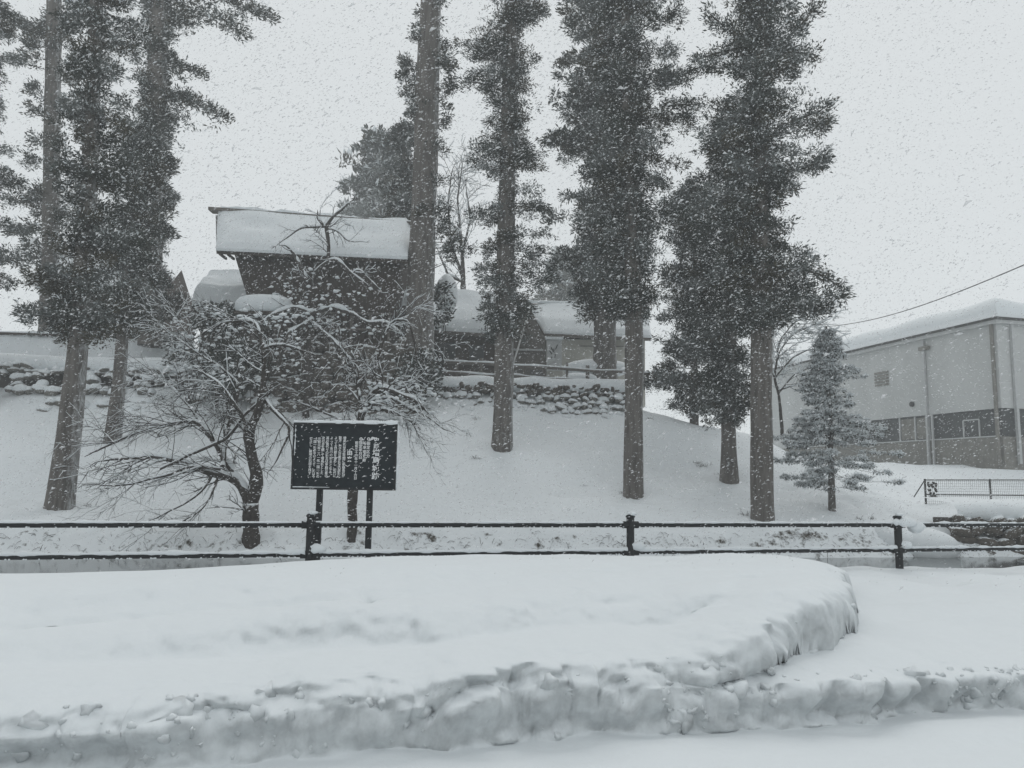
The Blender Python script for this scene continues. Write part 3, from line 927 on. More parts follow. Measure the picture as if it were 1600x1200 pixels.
# hazy evergreens behind the turret
cedar('pale hazy evergreen rising behind the turret roof ridge',
      [(592, 500, 9), (592, 330, 7), (590, 235, 3)],
      [(228, 580, 600), (245, 562, 618), (280, 548, 640), (310, 542, 650), (340, 528, 655), (400, 530, 655)],
      Y=105, seed=43, n=170, snow=0.28, per=20, tuft=1.15, L0=0.6, name='evergreen_tree', group=None, depth_ratio=.6)
cedar('dark pointed evergreen between the turret roof and the huge bare trunk',
      [(632, 480, 14), (632, 300, 10), (631, 200, 3)],
      [(198, 629, 635), (225, 622, 642), (250, 612, 650), (290, 600, 655), (340, 592, 658), (420, 592, 658)],
      Y=45, seed=47, n=170, snow=0.08, per=20, tuft=0.45, L0=0.22, name='evergreen_tree', group=None, depth_ratio=.7)
cedar('snow dusted evergreen behind the cream house roof',
      [(890, 500, 10), (890, 440, 8), (890, 400, 3)],
      [(398, 878, 900), (425, 862, 922), (450, 852, 930), (478, 852, 932)],
      Y=90, seed=53, n=120, snow=0.3, per=20, tuft=0.85, L0=0.45, name='evergreen_tree', group=None, depth_ratio=.6)


# ---- bare, branching trees
def smooth_line(pts, n):
    pts = np.asarray(pts, float)
    sL = np.concatenate([[0], np.cumsum(np.linalg.norm(np.diff(pts[:, :3], axis=0), axis=1))])
    t = np.linspace(0, sL[-1], n)
    q = np.stack([np.interp(t, sL, pts[:, k]) for k in range(pts.shape[1])], 1)
    for _ in range(2):
        q[1:-1] = .25 * q[:-2] + .5 * q[1:-1] + .25 * q[2:]
    return q


def snow_on(acc, pts, rad, rs, amt=1.0, mat=0):
    """a ridge of snow resting on a limb"""
    t = np.gradient(pts, axis=0)
    hz = np.linalg.norm(t[:, :2], axis=1) / (np.linalg.norm(t, axis=1) + 1e-9)
    r = rad * (0.55 + 0.6 * hz) * amt * (0.8 + 0.45 * vnoise(np.arange(len(pts)) * 0.6, rs.rand() * 90, seed=3)) * (hz > 0.15)
    r = np.maximum(r, 0.001)
    acc.tube(pts + np.array([0, 0, 1.0]) * (rad * 0.55 + r * 0.45)[:, None], r, 5, mat, cap=False)


def grow(acc, snowacc, start, d, length, r0, level, rs, P_):
    n = 6 if level < 2 else 4
    pts = [start]
    p = start.copy()
    d = d / np.linalg.norm(d)
    st = length / (n - 1)
    for i in range(n - 1):
        d = d + rs.normal(size=3) * P_['wander'] + P_['pull'] * 0.12 * (1 + level * .5)
        d /= np.linalg.norm(d)
        p = p + d * st
        pts.append(p.copy())
    pts = np.array(pts)
    rad = np.linspace(r0, r0 * 0.35, n)
    acc.tube(pts, rad, 4 if level == 0 else 3, cap=False)
    if snowacc is not None and rs.rand() < P_['snow'] and length > 0.25:
        snow_on(snowacc, pts, np.maximum(rad, P_.get('smin', 0.006)), rs, P_.get('samt', 1.3))
    if level < P_['levels'] - 1:
        m = int(rs.poisson(P_['kids'][level] * length) + 1)
        for _ in range(m):
            t = rs.uniform(.15, 1.0)
            k = min(int(t * (n - 1)), n - 2)
            q = pts[k] + (pts[k + 1] - pts[k]) * (t * (n - 1) - k)
            rn = rs.normal(size=3)
            dd = (pts[k + 1] - pts[k])
            dd /= np.linalg.norm(dd)
            s = np.cross(dd, rn)
            s /= np.linalg.norm(s)
            nd = dd * rs.uniform(.5, 1) + s * rs.uniform(.5, 1.0)
            grow(acc, snowacc, q, nd, length * rs.uniform(.3, .62), max(r0 * 0.55, P_['rmin']), level + 1, rs, P_)


def bare_tree(name, label, foot, limbs, cat='tree', P_=None, seed=1, group=None, mat=None, trunk_n=1, snow_amt=1.0):
    """limbs: (list of (px, py, width_px, dY)), the first trunk_n form the trunk"""
    rs = np.random.RandomState(seed)
    base = dict(levels=3, kids=(3.2, 4.5), wander=.16, pull=np.array([0, 0, -.15]), snow=.5, rmin=.004, spawn=2.2, len=(.6, 1.5), out=np.zeros(3))
    base.update(P_ or {})
    P_ = base
    root = empty(name, foot, label, cat, group)
    Y0 = foot[1]
    k = Y0 / FPX
    snow = Acc()
    tw = Acc()
    tk = Acc()
    for li, limb in enumerate(limbs):
        pts = np.array([[*P(px, py, Y0 + dY), w_ * k / 2] for px, py, w_, dY in limb])
        if li == 0:
            pts = np.vstack([[pts[0, 0], pts[0, 1], pts[0, 2] - 0.4, pts[0, 3] * 1.25], pts])
        L = np.linalg.norm(np.diff(pts[:, :3], axis=0), axis=1).sum()
        n = max(6, int(L / 0.14))
        q = smooth_line(pts, n)
        wob = np.stack([vnoise(np.arange(n) * .35, li * 9.1 + c * 5, seed=seed) for c in range(3)], 1) * 0.02
        q[1:, :3] += wob[1:]
        rr = q[:, 3] * (1 + 0.12 * vnoise(np.arange(n) * 0.7, li * 3.1, seed=seed + 2))
        if li < trunk_n:
            tk.tube(q[:, :3], rr, 10)
        else:
            a2 = Acc()
            a2.tube(q[:, :3], rr, 7)
            put(a2.build('limb', mat or M_BARKD), root)
        snow_on(snow, q[:, :3], rr, rs, 0.9 * snow_amt)
        # secondary branches
        s0 = 0 if li >= trunk_n else int(n * 0.6)
        cnt = int(rs.poisson(P_['spawn'] * L * (1 if li >= trunk_n else 0.4)))
        for _ in range(cnt):
            j = rs.randint(max(1, s0), n - 1)
            dd = q[j + 1, :3] - q[j, :3] if j + 1 < n else q[j, :3] - q[j - 1, :3]
            dd = dd / (np.linalg.norm(dd) + 1e-9)
            s = np.cross(dd, rs.normal(size=3))
            s /= np.linalg.norm(s)
            nd = dd * rs.uniform(.3, 1.0) + s * rs.uniform(.4, 1.0) + P_['out']
            grow(tw, snow, q[j, :3], nd, rs.uniform(*P_['len']), max(P_['rmin'] * 1.8, min(0.022, rr[j] * .4)), 0, rs, P_)
        grow(tw, snow, q[-1, :3], q[-1, :3] - q[-2, :3], .45 * rs.uniform(*P_['len']), max(rr[-1] * .9, P_['rmin']), 0, rs, P_)
    put(tk.build('trunk', mat or M_BARKD), root)
    o = tw.build('twigs', M_TWIG)
    o['kind'] = 'stuff'
    put(o, root)
    return root, snow, rs


def finish_snow(root, snow):
    o = snow.build('snow_cover', M_SNOW)
    o['kind'] = 'stuff'
    put(o, root)


gA = G(393, 846)
rootA, snA, rsA = bare_tree('cherry_tree', 'spreading bare cherry tree with a forked trunk growing on the moat bank behind the railing', gA, [
    [(393, 846, 28, 0), (392, 815, 25, 0), (391, 786, 26, 0)],
    [(391, 790, 22, 0), (401, 765, 21, -.1), (400, 740, 19, -.2), (392, 701, 17, -.3), (388, 673, 16, -.3), (407, 633, 13, -.4), (412, 606, 10, -.4), (412, 575, 8, -.4), (411, 543, 7, -.3), (401, 505, 6, -.2), (382, 500, 5, .2), (350, 504, 5, .4), (322, 518, 4, .6)],
    [(391, 790, 18, 0), (380, 765, 16, 0), (372, 750, 15, .1), (333, 740, 12, .1), (291, 724, 8, .2), (243, 713, 6, .3), (180, 717, 4, .5)],
    [(374, 752, 12, .1), (352, 718, 10, .3), (332, 686, 9, .4), (307, 657, 7, .5), (275, 660, 5, .6), (212, 676, 4, .7), (150, 705, 3, .8)],
    [(348, 728, 9, 0), (354, 672, 7, .5), (365, 640, 6, .7), (370, 622, 6, .8), (373, 584, 4, 1.0)],
    [(250, 733, 4, -.5), (290, 714, 4, -.4), (325, 699, 5, -.3), (357, 684, 5, -.3), (385, 645, 4, -.3), (406, 628, 5, -.3)],
    [(410, 622, 7, -.3), (420, 633, 6, -.4), (436, 650, 5, -.5), (456, 668, 4, -.6), (446, 690, 3, -.6), (434, 716, 2.5, -.6)],
    [(330, 745, 5, -.3), (318, 765, 4, -.5), (298, 782, 3, -.7), (270, 797, 2.5, -.8), (246, 810, 2, -.9)],
    [(340, 746, 4, -.3), (330, 772, 3, -.5), (319, 796, 2.5, -.7), (289, 812, 2, -.8)],
    [(345, 733, 5, -.2), (300, 728, 4, -.4), (243, 748, 3, -.6), (180, 760, 2.5, -.8)],
    [(333, 688, 6, .4), (300, 640, 4, .8), (262, 600, 3.5, 1.2), (230, 580, 3, 1.4)],
    [(373, 600, 4, .8), (340, 570, 4, 1.0), (300, 545, 3, 1.2), (262, 520, 3, 1.5)],
    [(411, 545, 5, -.3), (440, 535, 4, 0), (462, 545, 3, .3)],
    [(392, 700, 6, -.3), (380, 650, 5, -.6), (345, 600, 4, -.5), (310, 580, 3, -.3)],
], P_=dict(spawn=3.7, kids=(2.9, 3.3), wander=.11, len=(.5, 1.9), pull=np.array([-.35, 0, -.28]), out=np.array([-.25, 0, -.02]), snow=.33, rmin=.0045), seed=5)
# snow clots lodged in the twigs
for k in range(480):
    px = rsA.uniform(235, 470)
    py = rsA.uniform(478, 640)
    if (px - 370) ** 2 / 130 ** 2 + (py - 540) ** 2 / 75 ** 2 > 1 or rsA.rand() < (py - 470) / 260:
        continue
    p = P(px, py, gA[1] + rsA.uniform(-.3, 1.6))
    s = rsA.uniform(.018, .06)
    blob(snA, p, (s * rsA.uniform(1, 1.8), s * 1.1, s * .8), k, .75, low=True)
finish_snow(rootA, snA)

gB = G(549, 845)
rootB, snB, rsB = bare_tree('cherry_tree', 'bare cherry tree whose trunk stands behind the notice board', gB, [
    [(549, 845, 15, 0), (550, 815, 14, 0), (550, 770, 17, 0), (556, 720, 14, .2), (562, 680, 12, .3), (566, 640, 10, .4)],
    [(566, 650, 9, .4), (580, 615, 9, .4), (600, 605, 10, .3), (632, 618, 8, 0), (650, 625, 6, -.2), (665, 640, 3, -.3)],
    [(564, 640, 7, .4), (585, 626, 7, .2), (612, 620, 6, 0), (640, 640, 5, -.2), (668, 650, 3, -.3), (690, 668, 2, -.4)],
    [(566, 645, 8, .4), (560, 600, 7, .8), (558, 570, 5, 1.0), (548, 548, 3, 1.1)],
    [(560, 600, 6, .7), (575, 585, 5, .7), (590, 572, 3, .8)],
    [(568, 640, 6, .2), (600, 640, 5, -.3), (630, 650, 4, -.6), (648, 662, 3, -.7)],
    [(562, 680, 5, .2), (530, 655, 4, .4), (495, 640, 3, .6), (470, 630, 2, .8)],
    [(600, 606, 5, .2), (590, 560, 4, .5), (610, 500, 4, .8), (640, 500, 3, 1), (652, 560, 2, 1)],
], P_=dict(spawn=5.5, kids=(4.2, 5.0), len=(.5, 1.3), pull=np.array([.3, 0, -.3]), out=np.array([.2, 0, -.05]), snow=.6, rmin=.0045), seed=8)
for k in range(230):
    px, py = rsB.uniform(560, 690), rsB.uniform(590, 680)
    if (px - 625) ** 2 / 62 ** 2 + (py - 630) ** 2 / 45 ** 2 > 1:
        continue
    s = rsB.uniform(.02, .06)
    blob(snB, P(px, py, gB[1] + rsB.uniform(-.5, .8)), (s * rsB.uniform(1, 1.8), s * 1.1, s * .8), k, .75, low=True)
finish_snow(rootB, snB)

gC = G(478, 652)
rootC, snC, rsC = bare_tree('cherry_tree', 'snow loaded bare tree spreading in front of the turret wall', gC, [
    [(478, 652, 12, 0), (480, 600, 11, 0), (483, 540, 10, 0), (487, 500, 10, 0), (488, 470, 9, 0)],
    [(488, 475, 9, 0), (480, 440, 8, 0), (468, 415, 7, 0), (456, 390, 5, 0), (448, 384, 3, 0)],
    [(486, 470, 8, 0), (490, 430, 7, 0), (505, 412, 6, 0), (525, 404, 6, 0), (548, 428, 5, 0), (575, 445, 3, 0)],
    [(512, 408, 6, 0), (514, 395, 6, 0), (512, 370, 6, 0), (508, 354, 6, 0), (520, 340, 5, 0), (545, 317, 3, 0)],
    [(508, 354, 5, 0), (498, 341, 5, 0)],
    [(508, 354, 4, .1), (470, 356, 3, .2), (450, 370, 2, .2), (436, 380, 1.5, .2)],
    [(509, 356, 3, 0), (530, 362, 2.5, 0), (542, 378, 2, 0), (555, 378, 1.5, 0)],
    [(488, 490, 8, -.3), (460, 480, 6, -.6), (430, 490, 5, -.8), (405, 505, 4, -1)],
    [(488, 490, 7, -.3), (520, 480, 6, -.5), (552, 490, 5, -.6), (575, 505, 5, -.7), (600, 502, 5, -.8), (625, 520, 3, -.9)],
    [(488, 500, 7, -.3), (450, 520, 5, -.9), (440, 550, 4, -1.2)],
    [(488, 505, 6, -.3), (520, 530, 5, -.9), (545, 560, 4, -1.2)],
    [(548, 428, 4, 0), (562, 420, 3, 0), (590, 450, 2, 0)],
], P_=dict(spawn=1.7, kids=(2.0, 2.6), len=(.4, 1.3), pull=np.array([0, 0, -.05]), snow=.5, rmin=.006, smin=.012, samt=1.4), seed=12, snow_amt=1.25)
for k in range(520):
    px, py = rsC.uniform(400, 640), rsC.uniform(420, 640)
    dn = math.exp(-((px - 485) / 70) ** 2 - ((py - 475) / 40) ** 2) + 0.20 * math.exp(-((px - 520) / 100) ** 2 - ((py - 540) / 90) ** 2)
    if rsC.rand() > dn * 1.4:
        continue
    s = rsC.uniform(.025, .085)
    blob(snC, P(px, py, gC[1] + rsC.uniform(-1.2, .2)), (s * rsC.uniform(1, 1.7), s, s * .8), k, .75, low=True)
finish_snow(rootC, snC)

pD = P(722, 470, 52)
rootD, snD, _ = bare_tree('bare_tree', 'faint bare broadleaf tree behind the huge trunk beside the snowy house', pD, [
    [(722, 475, 10, 0), (724, 440, 8, 0), (722, 400, 6, 0), (718, 360, 4, 0)],
    [(722, 430, 6, 0), (705, 380, 4, 0), (700, 320, 3, 0), (705, 275, 2, 0)],
    [(722, 400, 5, 0), (735, 340, 3, 0), (728, 290, 2, 0)],
    [(722, 440, 5, 0), (700, 430, 4, 0), (688, 400, 3, 0)],
    [(720, 370, 4, 0), (715, 310, 3, 0), (722, 262, 2, 0)],
], P_=dict(spawn=1.6, kids=(1.6, 1.8), len=(1.2, 3.2), pull=np.array([0, 0, .25]), snow=.5, rmin=.014, smin=.02), seed=15)
finish_snow(rootD, snD)
pE = G(1256, 668)
rootE, snE, _ = bare_tree('bare_tree', 'low bare tree with fine arching branches behind the small snowy fir', pE, [
    [(1222, 668, 5, 0), (1220, 640, 5, 0), (1216, 615, 4, 0), (1210, 590, 4, 0)],
    [(1216, 615, 3, 0), (1240, 585, 2.5, 0), (1275, 570, 2, 0), (1300, 572, 1.2, 0)],
    [(1210, 592, 3, 0), (1235, 560, 2.5, 0), (1265, 545, 2, 0), (1290, 548, 1.2, 0)],
    [(1210, 590, 3, 0), (1215, 555, 2.5, 0), (1235, 525, 2, 0), (1275, 505, 1.2, 0)],
    [(1216, 610, 3, 0), (1245, 600, 2, 0), (1275, 608, 1.2, 0)],
    [(1212, 580, 3, 0), (1218, 530, 2, 0), (1245, 500, 1.5, 0), (1300, 488, 1, 0)],
], P_=dict(spawn=3.2, kids=(2.6, 3.0), len=(.6, 1.7), pull=np.array([0.1, 0, .05]), snow=.7, rmin=.008, smin=.014, samt=1.4), seed=16)
finish_snow(rootE, snE)


# snow laden evergreen bushes on the terrace edge by the turret
def bush(label, px, py, rx, ry, Y, seed, snow=0.4, n=90, tuft=.3):
    rs = np.random.RandomState(seed)
    c = P(px, py, Y)
    k = Y / FPX
    foot = np.array([c[0], Y, float(zT(c[0], Y))])
    root = empty('evergreen_bush', foot, label, 'bush', 'snowy bushes by the turret')
    d = rs.normal(size=(n, 3))
    d /= np.linalg.norm(d, axis=1)[:, None]
    r = rs.rand(n) ** .4
    C = c + d * r[:, None] * np.array([rx * k, rx * k * .8, ry * k])
    C[:, 2] = np.maximum(C[:, 2], zT(C[:, 0], C[:, 1]) + .1)
    ac = Acc()
    foliage(ac, C, d * .7, rs.uniform(.7, 1.2, n) * tuft, rs, 15, snow, .25, .22, .2, .36)
    put(ac.build('foliage', [M_LEAF, M_LEAF2, M_SNOW], smooth=False), root)
    st = Acc()
    for i in range(9):
        e = C[rs.randint(n)]
        st.tube(smooth_line(np.array([foot - np.array([0, 0, .3]), (foot + e) / 2 + rs.normal(size=3) * .1, e]), 6), np.linspace(.03, .008, 6), 4, cap=False)
    o = st.build('stems', M_TWIG)
    o['kind'] = 'stuff'
    put(o, root)


bush('snow laden bush under the thick snow slab of the low roof', 345, 500, 42, 28, 33.0, 71, n=150)
bush('grey snow dusted bush over the wall stones behind the cherry tree twigs', 300, 555, 45, 32, 32.6, 72, .4, 60)
bush('dark bush at the foot of the turret stone base near the cherry fork', 370, 570, 50, 42, 31.8, 73, .12, 200)
bush('small snowy bush at the terrace edge next to the huge bare trunk', 690, 480, 14, 40, 36.2, 74, .35, 50)
bush('snowy brush at the corner of the turret base near the terrace fence', 655, 585, 35, 35, 33.2, 75, .3, 110)

# ------------------------------------------------------------------ stone walls of the terrace
SM = []
for k in range(7):
    t = Acc()
    v0 = IV1.copy() if k % 2 else IV.copy()
    f0 = IF1 if k % 2 else IF
    r = 1 + .22 * vnoise(v0[:, 0] * 1.3 + k * 5, v0[:, 1] * 1.3, v0[:, 2] * 1.3, seed=k)
    v = v0 * r[:, None]
    v = np.sign(v) * np.abs(v) ** 0.8
    t.add(v, f0)
    ob = t.build('stone', M_STONE, smooth=True)
    SM.append(ob.data)
    bpy.data.objects.remove(ob)
SMD = []
for me in SM[:5]:
    m2 = me.copy()
    m2.materials[0] = M_STONE_D
    SMD.append(m2)


def stone_run(root, p0, p1, z0, z1, batter, size, rs, meshes, cover=1.0, aspect=1.25, depth=0.5):
    """irregular courses of stones between p0 and p1 (xy); the face leans back by batter"""
    p0, p1 = np.array(p0, float), np.array(p1, float)
    L = np.linalg.norm(p1 - p0)
    dr = (p1 - p0) / L
    nr = np.array([dr[1], -dr[0]])     # outwards
    if nr[1] > 0 and abs(dr[0]) > abs(dr[1]):
        nr = -nr
    z = 0.0
    c = 0
    R_ = root.location
    while True:
        zz0 = z0 if np.isscalar(z0) else None
        h = size * rs.uniform(.75, 1.05)
        u = -rs.rand() * size
        any_ = False
        while u < L:
            w_ = size * aspect * rs.uniform(.5, 1.45)
            uc = min(max(u + w_ / 2, 0.05), L)
            zb = z0(uc) if callable(z0) else z0
            zt = z1(uc) if callable(z1) else z1
            zc = zb + z + h / 2
            if zc < zt:
                any_ = True
                if rs.rand() < cover:
                    off = (zc - zb) * batter
                    xy = p0 + dr * uc - nr * off + nr * rs.uniform(-.05, .08)
                    o = bpy.data.objects.new('stone', meshes[rs.randint(len(meshes))])
                    COL.objects.link(o)
                    o.parent = root
                    jz = rs.uniform(-.28, .28) * size
                    hs = rs.uniform(.75, 1.35)
                    o.location = (xy[0] - R_[0], xy[1] - R_[1], zc + jz - R_[2])
                    o.scale = (w_ * .58, depth * rs.uniform(.75, 1.2) * .6, h * .58 * hs)
                    o.rotation_euler = (rs.normal() * .3, rs.normal() * .38, math.atan2(dr[1], dr[0]) + rs.normal() * .15)
                    c += 1
            u += w_
        z += h * 0.92
        if not any_:
            break
    return c


def wall_core(root, p0, p1, zb, zt, batter, back, mat, inset=0.22):
    p0, p1 = np.array(p0, float), np.array(p1, float)
    dr = (p1 - p0) / np.linalg.norm(p1 - p0)
    nr = np.array([dr[1], -dr[0]])
    if nr[1] > 0:
        nr = -nr
    a = Acc()
    lo, hi = zb, zt
    f0 = p0 - nr * inset
    f1 = p1 - nr * inset
    t0 = f0 - nr * (hi - lo) * batter
    t1 = f1 - nr * (hi - lo) * batter
    b0, b1 = t0 - nr * back, t1 - nr * back
    R_ = np.array(root.location)
    pts = [(*f0, lo), (*f1, lo), (*b1, lo), (*b0, lo), (*t0, hi), (*t1, hi), (*b1, hi), (*b0, hi)]
    a.hexa(np.array(pts) - R_)
    return a.build('core', mat, root, smooth=False)


rs = np.random.RandomState(77)
# central terrace wall
w0, w1 = np.array([-3.9, 34.2]), np.array([5.6, 35.3])
root = empty('stone_terrace_wall', (0.5, 34.6, 4.3), 'low retaining wall of rough snow capped stones below the terrace fence', 'stone wall')
zb_c = lambda u: 4.55
stone_run(root, w0 - [0, .75], w1 - [0, .75], 4.35, 5.75, 1.0, .33, rs, SM, .72)
stone_run(root, w0 + [0, .62], w1 + [0, .62], 5.7, 6.1, .1, .27, rs, SMD, 1)
wall_core(root, w0, w1, 4.0, 6.02, .45, .5, M_EARTH)
# snow shelf over the wall
def snow_shelf(root, p0, p1, z, th, depth, batter_off, seed, lip=0.12):
    p0, p1 = np.array(p0, float), np.array(p1, float)
    L = np.linalg.norm(p1 - p0)
    dr = (p1 - p0) / L
    nr = np.array([dr[1], -dr[0]])
    if nr[1] > 0:
        nr = -nr
    n = max(8, int(L / .12))
    uu = np.linspace(0, L, n)
    prof = [(0.35, -.6), (.02, -.35), (-.05, .0), (-.02, .4), (.12, .8), (.4, 1.0), (.5 * depth, 1.05), (depth, 1.1)]
    rows = []
    for a, bq in prof:
        lipn = lip * vnoise(uu * 1.3, seed, seed=seed) + lip * .5 * vnoise(uu * 4, seed, seed=seed + 1)
        dd = batter_off + a + lipn * (1 if a < .3 else 0)
        zz = z + bq * th * (1 + .2 * vnoise(uu * .8, a, seed=seed + 2))
        rows.append(np.stack([p0[0] + dr[0] * uu - nr[0] * dd, p0[1] + dr[1] * uu - nr[1] * dd, zz], 1))
    a_ = Acc()
    a_.add(np.concatenate(rows) - np.array(root.location), grid_faces(len(prof), n))
    return a_.build('snow_cap', M_SNOW, root)


snow_shelf(root, w0, w1, 6.12, .45, 2.4, .5, 5)
# left terrace wall
w0, w1 = np.array([-27.0, 31.6]), np.array([-10.2, 33.6])
root = empty('stone_terrace_wall', (-17, 33, 4.3), 'long snow buried retaining wall of dark stones behind the leaning cedar', 'stone wall')
stone_run(root, w0 + np.array([4.5, .54 - 1.1]), w1 - [0, 1.1], 4.2, 6.2, 1.05, .36, rs, SM, .32)
stone_run(root, w0 + np.array([4.5, .54 + .95]), w1 + [0, .95], 6.05, 6.5, .1, .28, rs, SM, .7)
wall_core(root, w0, w1, 3.8, 6.42, .55, .5, M_EARTH)
snow_shelf(root, w0, w1, 6.5, .5, 2.2, .98, 8)

# snow covered earthen wall with a thin cap beam along the terrace edge
root = empty('earthen_wall', P(60, 560, 36.5), 'long low snow plastered wall with a thin dark roof cap behind the leaning cedar', 'wall')
a_ = Acc()
R_ = np.array(root.location)
l0, l1 = P(-260, 520, 36.2), P(292, 522, 38.2)
zt_, zl = l0[2] - .1, l1[2] - .1
dr = (l1 - l0)[:2] / np.linalg.norm((l1 - l0)[:2])
nr = np.array([dr[1], -dr[0]])
nn = 90
uu = np.linspace(0, 1, nn)
rows = []
for off, dz in ((.9, -2.2), (.55, -1.35), (.35, -.7), (.22, -.15), (.2, 0)):
    base = l0 + (l1 - l0) * uu[:, None]
    wob = .10 * vnoise(uu * 34, dz * 2, seed=6) + .05 * vnoise(uu * 90, dz * 4, seed=7)
    rows.append(np.stack([base[:, 0] + nr[0] * (off + wob), base[:, 1] + nr[1] * (off + wob), base[:, 2] + dz - .12 + 0 * uu], 1))
for off in (-.2,):
    base = l0 + (l1 - l0) * uu[:, None]
    rows.append(np.stack([base[:, 0] + nr[0] * off, base[:, 1] + nr[1] * off, base[:, 2] - .12], 1))
a_.add(np.concatenate(rows) - R_, grid_faces(len(rows), nn))
a_.build('snow_face', M_SNOW, root)
a_ = Acc()
mid = (l0 + l1) / 2
a_.box(mid - R_ + np.array([0, 0, -.06]), (np.linalg.norm(l1 - l0), .7, .10), rz=math.atan2(dr[1], dr[0]))
a_.build('cap_beam', M_WOOD, root, smooth=False)
a_ = Acc()
base = l0 + (l1 - l0) * uu[:, None]
a_.tube(base + np.array([0, 0, .02]) - R_, .22 * (1 + .15 * vnoise(uu * 40, .5, seed=3)) * .45, 8)
a_.build('snow_cap', M_SNOW, root)


# ------------------------------------------------------------------ buildings
def sheet_box(pts_front, thick_vec):
    pass


def snow_slab(corners, th, seed, over=0.08, n=(40, 26), rnd=0.24, bulge=0.15):
    """a rounded quilt of snow over a quadrilateral roof slope: corners = eave-left, eave-right, ridge-right, ridge-left"""
    c = [np.array(x, float) for x in corners]
    nu, nv = n
    u = np.linspace(0, 1, nu)
    v = np.linspace(0, 1, nv)
    UU, VV = np.meshgrid(u, v)
    bot = ((1 - UU) * (1 - VV))[..., None] * c[0] + (UU * (1 - VV))[..., None] * c[1] + (UU * VV)[..., None] * c[2] + ((1 - UU) * VV)[..., None] * c[3]
    Lx = np.linalg.norm(c[1] - c[0])
    Ly = np.linalg.norm(c[3] - c[0])
    dx = np.minimum(UU, 1 - UU) * Lx
    dy = VV * Ly
    ed = np.minimum(dx, dy)
    prof = np.sqrt(np.clip(1 - (1 - np.clip(ed / rnd, 0, 1)) ** 2, 0, 1))
    t = th * (0.35 + .65 * prof) * (1 + bulge * 2 * vnoise(UU * Lx * .6, VV * Ly * .8, seed=seed))
    top = bot.copy()
    top[..., 2] += t
    wob = over * (vnoise(UU * Lx * 1.6, VV * 2, seed=seed + 1))
    top[0, :, 1] -= 0.02
    bot2 = bot.copy()
    a = Acc()
    a.add(top.reshape(-1, 3), grid_faces(nv, nu))
    nb = nu * nv
    # skirts
    ring = [(0, j) for j in range(nu)] + [(i, nu - 1) for i in range(1, nv)] + [(nv - 1, j) for j in range(nu - 2, -1, -1)] + [(i, 0) for i in range(nv - 2, 0, -1)]
    tv = np.array([top[i, j] for i, j in ring])
    bv = np.array([bot2[i, j] for i, j in ring])
    m_ = len(ring)
    k = np.arange(m_)
    k2 = (k + 1) % m_
    a.add(np.vstack([tv, bv]), np.stack([k, k + m_, k2 + m_, k2], 1))
    cen = bot2.mean((0, 1))
    a.add(np.vstack([bv, [cen]]), np.stack([k2, k, np.full(m_, m_)], 1))
    return a


def local(root, pts):
    return np.asarray(pts) - np.array(root.location)


# --- turret: stone base, flared boarded upper storey, snow covered gable roof
YT = 33.6
base_loc = P(525, 640, YT)
turret = empty('turret', base_loc, 'dark wooden castle turret with flared boarded walls and a snow covered gable roof', 'turret')
TR = np.array(turret.location)
Yf = YT + 1.2
zbt, ztt = P(500, 486, Yf)[2], P(500, 398, Yf)[2]
xbl, xbr = P(392, 486, Yf)[0], P(616, 486, Yf)[0]
xtl, xtr = P(368, 400, Yf)[0], P(630, 400, Yf)[0]
DEP = 5.0
N = 25
rs = np.random.RandomState(3)
for k in range(N):
    a_ = Acc()
    g0, g1 = k / N + .0012, (k + 1) / N - .0012
    fb, ft = Yf + rs.uniform(0, .03), Yf - .32 + rs.uniform(0, .03)
    B0, B1 = xbl + (xbr - xbl) * g0, xbl + (xbr - xbl) * g1
    T0, T1 = xtl + (xtr - xtl) * g0, xtl + (xtr - xtl) * g1
    a_.hexa(local(turret, [(B0, fb, zbt), (B1, fb, zbt), (B1, fb + .05, zbt), (B0, fb + .05, zbt), (T0, ft, ztt), (T1, ft, ztt), (T1, ft + .05, ztt), (T0, ft + .05, ztt)]))
    a_.build('plank', M_WOOD, turret, smooth=False)
# side boards and back as flared panels
for (xb, xt, s) in ((xbl, xtl, 1), (xbr, xtr, -1)):
    for k in range(14):
        a_ = Acc()
        y0, y1 = Yf + .07 + DEP * k / 14, Yf + .07 + DEP * (k + 1) / 14 - .012
        yt0, yt1 = y0 - .3, y1 - .3
        a_.hexa(local(turret, [(xb + .02 * s, y0, zbt), (xb + .07 * s, y0, zbt), (xb + .07 * s, y1, zbt), (xb + .02 * s, y1, zbt), (xt + .02 * s, yt0, ztt), (xt + .07 * s, yt0, ztt), (xt + .07 * s, yt1, ztt), (xt + .02 * s, yt1, ztt)]))
        a_.build('plank', M_WOOD, turret, smooth=False)
a_ = Acc()
a_.hexa(local(turret, [(xbl + .12, Yf + .1, zbt + .01), (xbr - .12, Yf + .1, zbt + .01), (xbr - .12, Yf + DEP, zbt + .01), (xbl + .12, Yf + DEP, zbt + .01),
                       (xtl + .12, Yf - .2, ztt - .01), (xtr - .12, Yf - .2, ztt - .01), (xtr - .12, Yf + DEP - .2, ztt - .01), (xtl + .12, Yf + DEP - .2, ztt - .01)]))
a_.build('inner_wall', M_WOOD, turret, smooth=False)
